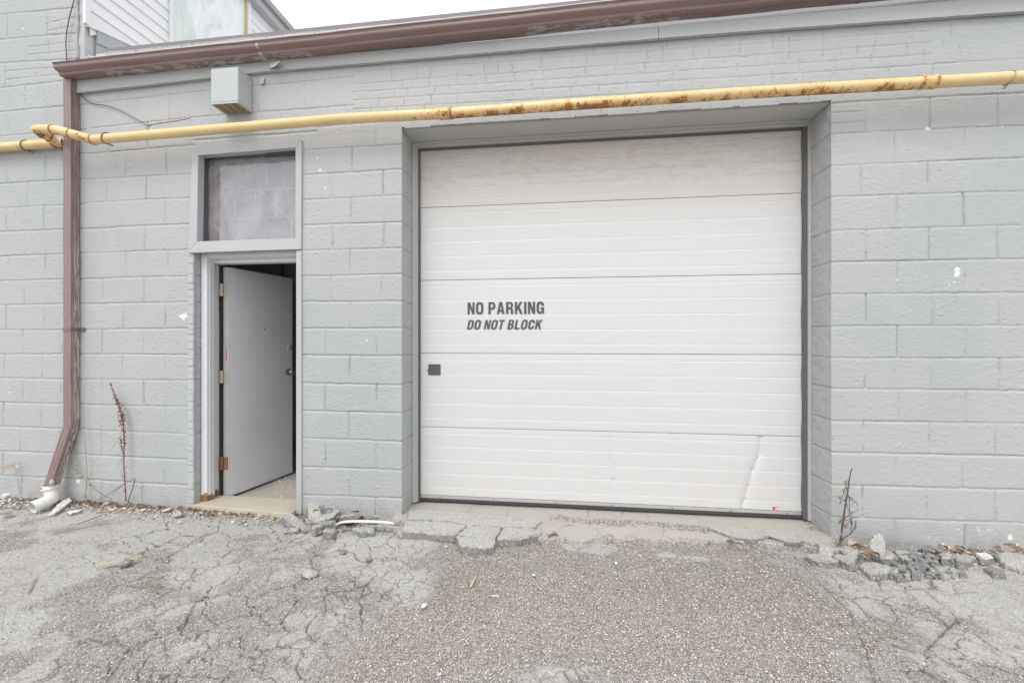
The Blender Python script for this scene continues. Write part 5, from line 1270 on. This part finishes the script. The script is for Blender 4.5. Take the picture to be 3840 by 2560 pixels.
def rock(name, c, r, label, cat, group, mat, seed, flat=.7, parent=None):
    rs = random.Random(seed); bm = bmesh.new()
    for _ in range(26):
        d = Vector((rs.gauss(0, 1), rs.gauss(0, 1), rs.gauss(0, 1))).normalized()
        bm.verts.new((c.x+d.x*r*rs.uniform(.8, 1.1), c.y+d.y*r*rs.uniform(.75, 1), c.z+d.z*r*flat))
    bmesh.ops.convex_hull(bm, input=bm.verts)
    for v in [v for v in bm.verts if not v.link_faces]: bm.verts.remove(v)
    bmesh.ops.bevel(bm, geom=list(bm.edges), offset=r*.06, segments=1, affect='EDGES')
    me = bpy.data.meshes.new(name); bm.to_mesh(me); bm.free(); return tag(link(name, me, M[mat], parent), label, cat, group)
SG2 = 'single stones on the asphalt'
for i, (px, py, r, lab, mt) in enumerate((
    (1165, 2150, .042, 'fist-sized grey stone on the cracked asphalt in front of the pier', 'asphalt'), (1286, 2068, .024, 'dark stone between the pier rubble and the middle stone', 'chunk'), (1382, 2097, .025, 'dark round stone above the crack, left of the gravel patch', 'chunk'),
    (470, 2110, .036, 'grey stone lying on the wooden stick', 'chunk'), (670, 1930, .036, 'grey asphalt stone near the foot of the door frame', 'asphalt'), (674, 1957, .013, 'tiny white pebble in front of the door frame', 'pale'),
    (30, 1860, .05, 'long pale stone against the wall at the far left', 'pale'), (400, 1890, .035, 'flat grey stone below the red weed', 'asphalt'), (33, 1935, .032, 'flat dark grey stone at the far left edge', 'chunk'), (1785, 2083, .011, 'small dark pebble in the gravel in front of the jutting plate', 'chunk'),
    (1550, 1935, .012, 'small white pebble at the left garage corner', 'pale'), (2022, 2035, .016, 'small grey pebble at the edge of the gravel', 'chunk'), (3270, 2135, .016, 'small grey stone below the largest plate', 'asphalt'), (2310, 2110, .012, 'pale pebble in the gravel', 'pale'))):
    c = GP(px, py, r*.3); rock('stone', c, r, lab, 'stone', SG2, mt, 100+i, .6)
slab('flat_stone', [GP(x, y, .02) for x, y in ((205, 1905), (235, 1885), (262, 1875), (272, 1885), (240, 1905), (205, 1925), (180, 1930))], .035, .04, 'long flat pale stone under the white elbow', 'stone', None, 'pale', (0, .1), 140, 1)
slab('flat_stone', [GP(x, y, .02) for x, y in ((250, 1918), (300, 1908), (305, 1914), (262, 1925))], .02, .02, 'thin pale stone flake right of the white elbow', 'stone', None, 'pale', (0, 0), 141, 1)
rs = random.Random(77)
for i in range(46):
    q = GP(2740+rs.uniform(1270, 1660)/2.138, 1600+rs.triangular(950, 1195, 1060)/2.138, .02); r = rs.uniform(.014, .030)
    rock('asphalt_lump', Vector((q.x, q.y, r*.35+max(0, (q.y+.28))*.16)), r, 'dark angular lump in the heap of crumbled asphalt at the middle of the right-hand rubble', 'rubble', 'dark lumps of the crumbled heap', 'chunk', 300+i, .6)
# crumbs in the rubble (individuals sharing one look)
cr_lab = 'small grey crumb of broken asphalt among the rubble'
base = rock('asphalt_crumb', Vector((0, 0, 0)), .012, cr_lab, 'rubble', 'asphalt crumbs', 'chunk', 150, .7)
rs = random.Random(9)
place = []
for i in range(70): place.append(GP(rs.uniform(3270, 3700), rs.uniform(2075, 2165), .01))
for i in range(26): place.append(GP(rs.uniform(1060, 1480), rs.uniform(1940, 1990), .01))
base.location = place[0]; base.location.z = gh(place[0].x, place[0].y)+.006
for p in place[1:]:
    o = base.copy(); C.objects.link(o); o.location = (p.x, p.y, gh(p.x, p.y)+.006); s_ = rs.uniform(.5, 1.7); o.scale = (s_, s_*rs.uniform(.7, 1), s_*.8); o.rotation_euler = (rs.uniform(-1, 1), rs.uniform(-1, 1), rs.uniform(0, 6))

# ---- loose gravel (uncountable), one mesh
rs_ = np.random.RandomState(3)
oct_v = np.array([(1, 0, 0), (-1, 0, 0), (0, 1, 0), (0, -1, 0), (0, 0, 1), (0, 0, -1), (.62, .62, .3), (-.62, .62, .3), (-.62, -.62, .3), (.62, -.62, .3), (.6, 0, .75), (0, .6, .75), (-.6, 0, .75), (0, -.6, .75)])
bm = bmesh.new()
for v_ in oct_v: bm.verts.new(v_)
bmesh.ops.convex_hull(bm, input=bm.verts); bm.verts.ensure_lookup_table()
for v_ in [v_ for v_ in bm.verts if not v_.link_faces]: bm.verts.remove(v_)
bmesh.ops.triangulate(bm, faces=bm.faces); bm.verts.index_update()
bv = np.array([v_.co[:] for v_ in bm.verts]); bf = np.array([[v_.index for v_ in f_.verts] for f_ in bm.faces]); bm.free()
def scatter(n, fn, name, mat, smin, smax, label_kind, zoff=0):
    xs_, ys_ = fn(n); ok = []
    i = np.clip(np.searchsorted(gx, xs_), 0, len(gx)-1); j = np.clip(np.searchsorted(gy, ys_), 0, len(gy)-1); zs2 = Gp[i, j, 2]
    n = len(xs_); s_ = smin+(smax-smin)*rs_.rand(n)**2.2; ang = rs_.rand(n)*6.28
    V = bv[None]*(1+.35*(rs_.rand(n, len(bv), 1)-.5))
    V = V*np.stack([np.ones(n), .6+.4*rs_.rand(n), .35+.4*rs_.rand(n)], -1)[:, None, :]*s_[:, None, None]
    ca, sa = np.cos(ang)[:, None], np.sin(ang)[:, None]
    Vx = V[..., 0]*ca-V[..., 1]*sa; Vy = V[..., 0]*sa+V[..., 1]*ca
    P = np.stack([Vx+xs_[:, None], Vy+ys_[:, None], V[..., 2]+zs2[:, None]+s_[:, None]*.25+zoff], -1).reshape(-1, 3)
    Fc = (bf[None]+(np.arange(n)*len(bv))[:, None, None]).reshape(-1, 3)
    me = bpy.data.meshes.new(name); me.vertices.add(len(P)); me.vertices.foreach_set('co', P.reshape(-1).astype(np.float32))
    me.loops.add(len(Fc)*3); me.loops.foreach_set('vertex_index', Fc.reshape(-1).astype(np.int32)); me.polygons.add(len(Fc)); me.polygons.foreach_set('loop_start', (np.arange(len(Fc))*3).astype(np.int32))
    a = me.attributes.new('tone', 'FLOAT', 'POINT'); a.data.foreach_set('value', np.repeat(rs_.rand(n), len(bv)).astype(np.float32))
    me.update(calc_edges=True); return tag(link(name, me, mat), kind='stuff')
t = NT('loose_stone'); c = t.ramp(t.attr('tone'), [(0, (.24, .22, .205)), (.25, (.38, .35, .315)), (.65, (.50, .465, .42)), (1, (.68, .65, .61))]); t.bump(t.noise(200, 3), .001, .6); M['loose'] = t.fin(c, .9, spec=.25)
def in_gravel(n):
    x = rs_.uniform(-2.2, 2.7, n*3); y = rs_.uniform(-1.75, -.12, n*3)
    i = np.searchsorted(gx, x); j = np.searchsorted(gy, y); k_ = (gm[i, j] > rs_.rand(n*3)); return x[k_][:n], y[k_][:n]
def anywhere(n):
    x = rs_.uniform(-4.8, 2.9, n*4); y = rs_.uniform(-1.75, -.02, n*4); i = np.searchsorted(gx, x); j = np.searchsorted(gy, y)
    pr = .08+ravel[i, j]*.5+dirt[i, j]*.6+crack[i, j]*.8; k_ = pr > rs_.rand(n*4); return x[k_][:n], y[k_][:n]
def wallfoot(n):
    x = rs_.uniform(-4.8, -1.35, n); x2 = rs_.uniform(1.72, 2.9, n//3); x = np.concatenate([x, x2]); y = -np.abs(rs_.normal(0, .07, len(x)))-.008
    k_ = ~((x > XDL) & (x < XDR) & (y > -.03)); return x[k_], y[k_]
scatter(26000, in_gravel, 'gravel', M['loose'], .0018, .0068, 'stuff')
scatter(22000, anywhere, 'loose_grit', M['loose'], .0016, .0065, 'stuff')
scatter(3800, wallfoot, 'wall_foot_gravel', M['loose'], .003, .016, 'stuff')

# ================================================================ LITTER: leaves, sticks, strip, paper
def leaf_mesh(c, L, wd_, ang, curl, seed):
    rs = random.Random(seed); v = []; f = []; n = 8
    for i in range(n+1):
        t = i/n; w_ = wd_*math.sin(math.pi*min(1, t*.92+.04))**.7*(1+rs.uniform(-.15, .15)); z = curl*math.sin(t*math.pi*1.2)+rs.uniform(-.001, .001)
        x = (t-.5)*L
        for s_ in (-1, 0, 1): v.append((x, s_*w_, z+abs(s_)*curl*.6+(.0)))
    for i in range(n):
        for k in range(2): f.append((i*3+k, i*3+k+1, i*3+k+4, i*3+k+3))
    m = Matrix.Translation(c) @ Matrix.Rotation(ang, 4, 'Z') @ Matrix.Rotation(rs.uniform(-.4, .4), 4, 'X') @ Matrix.Rotation(rs.uniform(-.25, .25), 4, 'Y')
    return [m @ Vector(p) for p in v], f
def leaf(px, py, L, lab, mat='brownleaf', seed=0, z=.02, ang=None, group='fallen brown leaves'):
    rs = random.Random(seed); v, f = leaf_mesh(GP(px, py, z), L, L*.27, ang if ang is not None else rs.uniform(0, 3), L*.2, seed); mb = MB(); mb.add(v, f)
    mb.add([p-Vector((0, 0, .0012)) for p in v], f)
    tag(mb.build('dead_leaf', M[mat], smooth=True), lab, 'leaf', group)
for i, (px, py, L, lab, z) in enumerate(((3535, 2052, .055, 'upright red-brown leaf against the wall above the thick block', .10), (3600, 2055, .055, 'folded red-brown leaf beside the upright one', .09), (3220, 2050, .07, 'curled orange-brown leaf behind the woody weed', .06), (3270, 2080, .09, 'long tan curled leaf lying below the domed rubble', .05),
    (1330, 1925, .07, 'crumpled tan leaf standing behind the white strip', .07), (1350, 1945, .07, 'red-brown leaf behind the white strip', .06), (1268, 1945, .05, 'brown leaf at the left end of the white strip', .06), (1292, 1975, .05, 'orange leaf just below the white strip', .03), (1235, 1912, .05, 'dark red leaf at the pier foot', .08), (1215, 1910, .035, 'small dark leaf left of the dark red one', .08),
    (325, 1878, .035, 'small orange leaf right of the downpipe foot', .03), (3790, 2052, .07, 'matted brown leaf clump at the far right', .07), (3740, 2058, .06, 'long brown leaf left of the far right clump', .06), (3830, 2062, .06, 'brown leaf at the right edge of the photo', .06), (2060, 2010, .05, 'tan leaf tuft at the threshold', .03), (2080, 2006, .05, 'red-tan leaf in the threshold gap', .03),
    (2740, 2030, .045, 'red leaf at the right part of the threshold', .03), (2770, 2040, .04, 'second red leaf lower at the right part of the threshold', .03), (2660, 2038, .03, 'small red leaf in the gravel by the threshold', .02), (1030, 1945, .05, 'brown leaf below the pale weed', .02), (1075, 1942, .045, 'brown leaf right below the pale weed', .02))):
    leaf(px, py, L, lab, seed=200+i, z=z)
leaf(1186, 1916, .045, 'single green leaf among the rubble by the pier', 'green', 260, .09, 1.2, None)
# leaf litter along the wall foot (uncountable)
lm = MB(); rs = random.Random(12)
for i in range(620):
    x = rs.uniform(-4.4, -2.2) if i < 420 else rs.choice([rs.uniform(-2.2, -1.3), rs.uniform(1.8, 2.85)])
    y = -abs(rs.gauss(0, .045))-.012; L = rs.uniform(.012, .035)
    v, f = leaf_mesh(Vector((x, y, gh(x, y)+rs.uniform(.004, .016))), L, L*.25, rs.uniform(0, 3.1), L*.25, i); lm.add(v, f)
tag(lm.build('leaf_litter', M['brownleaf']), kind='stuff')
tw = MB()
for i in range(170):
    x = rs.uniform(-4.3, -1.4); y = -abs(rs.gauss(0, .08))-.01; a = rs.uniform(-.5, .5)+(math.pi if rs.random() < .5 else 0); L = rs.uniform(.03, .13); z = gh(x, y)+.008
    tw.tube([(x, y, z), (x+L*.5*math.cos(a), y+L*.5*math.sin(a)*.5, z+.005), (x+L*math.cos(a), y+L*math.sin(a)*.5, z+rs.uniform(0, .01))], .0011, 4)
tag(tw.build('dry_stalks', M['tan']), kind='stuff')
# white strip
a = [GP(x, y, .075) for x, y in ((1258, 1966), (1285, 1957), (1330, 1954), (1400, 1955), (1450, 1958), (1478, 1963))]
sm = smooth_path(a, 5); v = []; f = []
for i, p in enumerate(sm):
    t = i/(len(sm)-1); w_ = .009*min(1, t*6+.1, (1-t)*4+.15); v += [(p.x, p.y-w_, p.z), (p.x, p.y+w_, p.z+.006), (p.x, p.y+w_, p.z+.003), (p.x, p.y-w_, p.z-.004)]
for i in range(len(sm)-1):
    for k in range(4): f.append((i*4+k, i*4+(k+1) % 4, i*4+4+(k+1) % 4, i*4+4+k))
mb = MB(); mb.add(v, f); tag(mb.build('plastic_strip', M['paper']), 'curved white plastic strip lying across the rubble at the pier', 'strip')
# wooden sticks
def plank(p0, p1, w_, th_, mat, name, lab, cat='stick'):
    d = (p1-p0).normalized(); n_ = Vector((-d.y, d.x, 0)).normalized()*w_/2; u_ = Vector((0, 0, th_))
    mb = MB().hexa([p0-n_, p1-n_*.6, p1+n_*.6, p0+n_, p0-n_+u_, p1-n_*.6+u_, p1+n_*.6+u_, p0+n_+u_]); return tag(mb.build(name, M[mat], bevel=.001), lab, cat)
plank(GP(372, 2120, .012), GP(520, 2094, .014), .016, .008, 'fir', 'wood_stick', 'pale wooden stick on the asphalt under a grey stone')
plank(GP(1765, 2200, .004), GP(1782, 2165, .006), .012, .004, 'fir', 'wood_splinter', 'thin wood splinter lying in the gravel')
plank(GP(1845, 2233, .006), GP(1873, 2234, .006), .006, .003, 'white', 'plastic_sliver', 'tiny white sliver in the gravel below the splinter', 'sliver')
def paper(px, py, r, lab, seed):
    rs = random.Random(seed); c = GP(px, py, .008); v = [(c.x+r*math.cos(a)*rs.uniform(.8, 1.15), c.y+r*1.4*math.sin(a)*rs.uniform(.8, 1.1), c.z+rs.uniform(0, .006)) for a in (0, 1.3, 2.6, 3.9, 5.1)]
    mb = MB(); mb.add(v+[(c.x, c.y, c.z+.006)], [(0, 1, 5), (1, 2, 5), (2, 3, 5), (3, 4, 5), (4, 0, 5)]); mb.add([(p[0], p[1], p[2]-.0015) for p in v], [(4, 3, 2, 1, 0)])
    tag(mb.build('paper_scrap', M['paper']), lab, 'paper')
paper(1590, 2270, .017, 'white diamond-shaped paper scrap on the gravel', 1); paper(1672, 2050, .009, 'small white scrap left of the jutting plate', 2); paper(2002, 2155, .011, 'white chip in the middle of the gravel', 3)
paper(537, 1912, .018, 'flat white scrap at the wall foot', 4); paper(625, 1912, .024, 'crumpled cream scrap near the door frame', 5)

# ================================================================ DEAD WEEDS
def stem(mb, pts, r0, r1, n=6, sm=5):
    P = smooth_path(pts, sm); m = len(P); mb.tube(P, [r0+(r1-r0)*i/(m-1) for i in range(m)], n)
    return P
def weed(name, lab, base_px, group=None):
    c = GP(*base_px); return empty(name, lab, 'weed', (c.x, c.y, 0), group)
def wp(pts, Y): return [W(x, y, Y) for x, y in pts]
# reddish dock
Yk = -.05; e = weed('dry_weed', 'tall red-brown dried dock with clusters of seeds, between downpipe and door', (470, 1875), 'dead weeds along the wall')
mb = MB(); P = stem(mb, wp([(472, 1878), (468, 1800), (464, 1720), (467, 1660), (461, 1590), (450, 1530), (437, 1500), (425, 1465), (413, 1435)], Yk), .0045, .001)
P2 = stem(mb, wp([(466, 1705), (460, 1690), (454, 1665), (450, 1640)], Yk), .002, .001); stem(mb, wp([(461, 1600), (450, 1635), (430, 1665), (413, 1690)], Yk-.01), .0013, .0007)
P3 = stem(mb, wp([(462, 1705), (450, 1730), (436, 1760)], Yk-.01), .001, .0006)
mb.build('stalk', M['redstem'], e, smooth=True)
sd = MB(); rs = random.Random(3)
def seedlump(mb, p, r):
    vs = [p+Vector((rs.uniform(-1, 1), rs.uniform(-1, 1), rs.uniform(-1, 1)))*r for _ in range(6)]
    mb.add(vs, [(0, 1, 2), (2, 3, 4), (4, 5, 0), (1, 3, 5), (0, 3, 4)])
for i, p in enumerate(P):
    zf = p.z; dens = 9 if W(0, 1600, Yk).z*0+CZ > 0 and P[0].z+.0 < zf and (W(450, 1600, Yk).z < zf < W(450, 1530, Yk).z) else (4 if zf > W(450, 1660, Yk).z and zf < W(430, 1480, Yk).z else 1)
    rr = .020 if dens == 9 else .010 if dens == 4 else .006
    for _ in range(dens*3): seedlump(sd, p+Vector((rs.gauss(0, rr*.6), rs.gauss(0, rr*.6), rs.uniform(-.012, .012))), .0062)
for p in P2[2:]:
    for _ in range(4): seedlump(sd, p+Vector((rs.gauss(0, .004), rs.gauss(0, .004), rs.uniform(-.006, .006))), .005)
for y in range(1740, 1800, 8):
    seedlump(sd, W(472+rs.uniform(-2, 4), y, Yk), .0035); seedlump(sd, W(474+rs.uniform(-2, 4), y+3, Yk), .003)
sd.build('seeds', M['redstem'], e)
e = weed('dry_weed', 'thin straight pale stem right beside the downpipe', (318, 1868), 'dead weeds along the wall')
mb = MB(); stem(mb, wp([(320, 1866), (326, 1790), (322, 1710), (316, 1600), (314, 1530), (320, 1450), (335, 1390)], -.03), .004, .0008); mb.build('stalk', M['tan'], e, smooth=True)
e = weed('dry_weed', 'dark twig bent into a sharp peak, left of the door', (480, 1882), 'dead weeds along the wall')
mb = MB(); stem(mb, wp([(358, 1878), (400, 1856), (440, 1830), (480, 1806), (505, 1793)], -.09), .0018, .0022, sm=3); stem(mb, wp([(507, 1793), (498, 1830), (488, 1855), (481, 1884)], -.09), .0026, .003, sm=3); stem(mb, wp([(420, 1855), (445, 1830), (470, 1812)], -.08), .0012, .0008, sm=3); mb.build('stalk', M['darkstem'], e, smooth=True)
e = weed('dry_weed', 'reddish twig running down to the right from the downpipe foot', (420, 1872), 'dead weeds along the wall')
mb = MB(); stem(mb, wp([(337, 1812), (355, 1830), (380, 1850), (420, 1872)], -.07), .0025, .002, sm=3); stem(mb, wp([(337, 1815), (335, 1795), (340, 1770)], -.06), .0018, .001, sm=3); seedlump(mb, W(337, 1817, -.07), .009); mb.build('stalk', M['redstem'], e, smooth=True)
e = weed('dry_weed', 'tan twig with seed tufts behind the downpipe foot', (315, 1795), 'dead weeds along the wall')
mb = MB(); Pq = stem(mb, wp([(268, 1640), (272, 1700), (285, 1745), (300, 1785), (325, 1800)], -.03), .0012, .0022, sm=3); mb.build('stalk', M['tan'], e, smooth=True)
sd = MB()
for p in Pq[5:9]+Pq[8:11]:
    for _ in range(9): seedlump(sd, p+Vector((rs.gauss(0, .008), rs.gauss(0, .005), rs.gauss(0, .007))), .005)
sd.build('seeds', M['tan'], e)
e = weed('dry_weed', 'small pale fluffy weed at the far left', (72, 1850), 'dead weeds along the wall')
mb = MB(); Pq = stem(mb, wp([(74, 1845), (68, 1810), (60, 1770), (48, 1735)], -.05), .0022, .001); mb.build('stalk', M['tan'], e, smooth=True)
sd = MB()
for i in range(90): sd.tube([W(46+rs.gauss(-8, 12), 1745+rs.gauss(0, 8), -.05)+Vector((0, rs.gauss(0, .02), 0)) for _ in range(2)], .0005, 3)
sd.build('fluff', M['straw'], e)
# pale weed before the sill
e = weed('dry_weed', 'small straw-coloured bushy weed in front of the door sill', (1065, 1912), 'dead weeds along the wall')
Yk = -.10; mb = MB(); stem(mb, wp([(1067, 1912), (1060, 1880), (1056, 1850)], Yk), .0016, .0012); tips = [(1030, 1810), (1045, 1795), (1056, 1805), (1070, 1790), (1078, 1800), (1092, 1812), (1096, 1828), (1035, 1830), (1026, 1840), (1062, 1825)]
br = []
for tx, ty in tips: br.append(stem(mb, wp([(1057, 1865), ((1057+tx)/2+rs.uniform(-3, 3), (1860+ty)/2+8), (tx, ty)], Yk)+[], .001, .0005, 4, 4))
mb.build('stalk', M['straw'], e)
sd = MB()
for b_ in br:
    for p in b_[3:]:
        for _ in range(4): seedlump(sd, p+Vector((rs.gauss(0, .004), rs.gauss(0, .006), rs.gauss(0, .004))), .0038)
sd.build('seeds', M['straw'], e)
# woody weed at the right corner
e = weed('woody_weed', 'branching dead woody weed growing at the right corner of the garage opening', (3150, 2045), 'dead weeds along the wall')
Yk = -.10
def c9(x, y): return (3050+x/3.484, 1700+y/3.484)
mb = MB()
stem(mb, wp([c9(350, 1180), c9(365, 1080), c9(378, 950), c9(395, 840), c9(415, 700), c9(440, 560), c9(460, 420), c9(480, 280), c9(508, 190)], Yk), .006, .0026)
stem(mb, wp([c9(240, 1255), c9(330, 1180), c9(400, 1100), c9(470, 1055), c9(545, 970), c9(555, 870)], Yk-.02), .0038, .0022)
for L in ([(490, 1050), (498, 940), (500, 840), (500, 740)], [(400, 860), (480, 790), (590, 730)], [(395, 880), (490, 850), (570, 828)], [(385, 950), (430, 920), (475, 890)], [(430, 640), (455, 720), (480, 830), (495, 920)], [(460, 540), (470, 640), (475, 720), (480, 800)], [(470, 570), (520, 600), (560, 640), (583, 690)], [(540, 630), (515, 650), (500, 675)],
          [(415, 630), (415, 560), (420, 500)], [(415, 620), (380, 600), (350, 570), (345, 590)], [(350, 600), (362, 640), (355, 665)], [(440, 480), (425, 430), (430, 350)], [(425, 430), (400, 470), (395, 520), (365, 590)], [(385, 850), (350, 890), (328, 920)], [(360, 900), (335, 910)]):
    stem(mb, wp([c9(*p) for p in L], Yk-rs.uniform(0, .04)), .0022, .0012, 5, 4)
mb.build('stalk', M['darkstem'], e, smooth=True)
sd = MB()
for (x, y, n_, s_) in ((425, 380, 16, 14), (400, 480, 16, 14), (345, 570, 14, 12), (440, 450, 12, 10), (480, 580, 14, 12), (355, 650, 6, 8), (385, 860, 22, 18), (350, 890, 12, 12), (500, 900, 22, 16), (545, 960, 14, 10), (425, 950, 12, 16), (360, 1040, 10, 10), (320, 1200, 26, 26), (425, 635, 8, 8), (370, 1180, 12, 14)):
    for _ in range(n_): seedlump(sd, W(*c9(x+rs.gauss(0, s_), y+rs.gauss(0, s_)), Yk-.01+rs.gauss(0, .008)), .0055)
sd.build('dry_leaves', M['tan'], e)
def straw(pts, z_or_y, lab, r=.002, mat='straw', ground=True):
    P_ = [GP(x, y, z_or_y) for x, y in pts] if ground else wp(pts, z_or_y)
    mb = MB(); stem(mb, P_, r, r*.5); tag(mb.build('dry_stalk', M[mat], smooth=True), lab, 'stalk', 'loose dry stalks')
straw([(3275, 2022), (3250, 2050), (3235, 2085), (3222, 2108)], -.14, 'bent straw leaning over the domed rubble piece', .0035, ground=False)
straw([(3012, 2068), (3060, 2040), (3110, 2015), (3155, 1998)], -.13, 'long straw crossing the right garage corner', .0022, ground=False)
straw([(360, 1922), (430, 1915), (500, 1902)], .02, 'reddish stalk lying at the wall foot', .003, 'redstem')
straw([(160, 1995), (280, 1975), (420, 1950), (520, 1935), (700, 1915)], .014, 'long thin stalk lying in front of the left wall', .0022, 'tan')
straw([(190, 2005), (330, 1975), (400, 1965), (460, 1955)], .014, 'second thin stalk just below the long one', .0018, 'darkstem')
straw([(290, 1965), (330, 1950), (370, 1935), (400, 1925)], .02, 'short dark stalk right of the elbow', .003, 'darkstem')
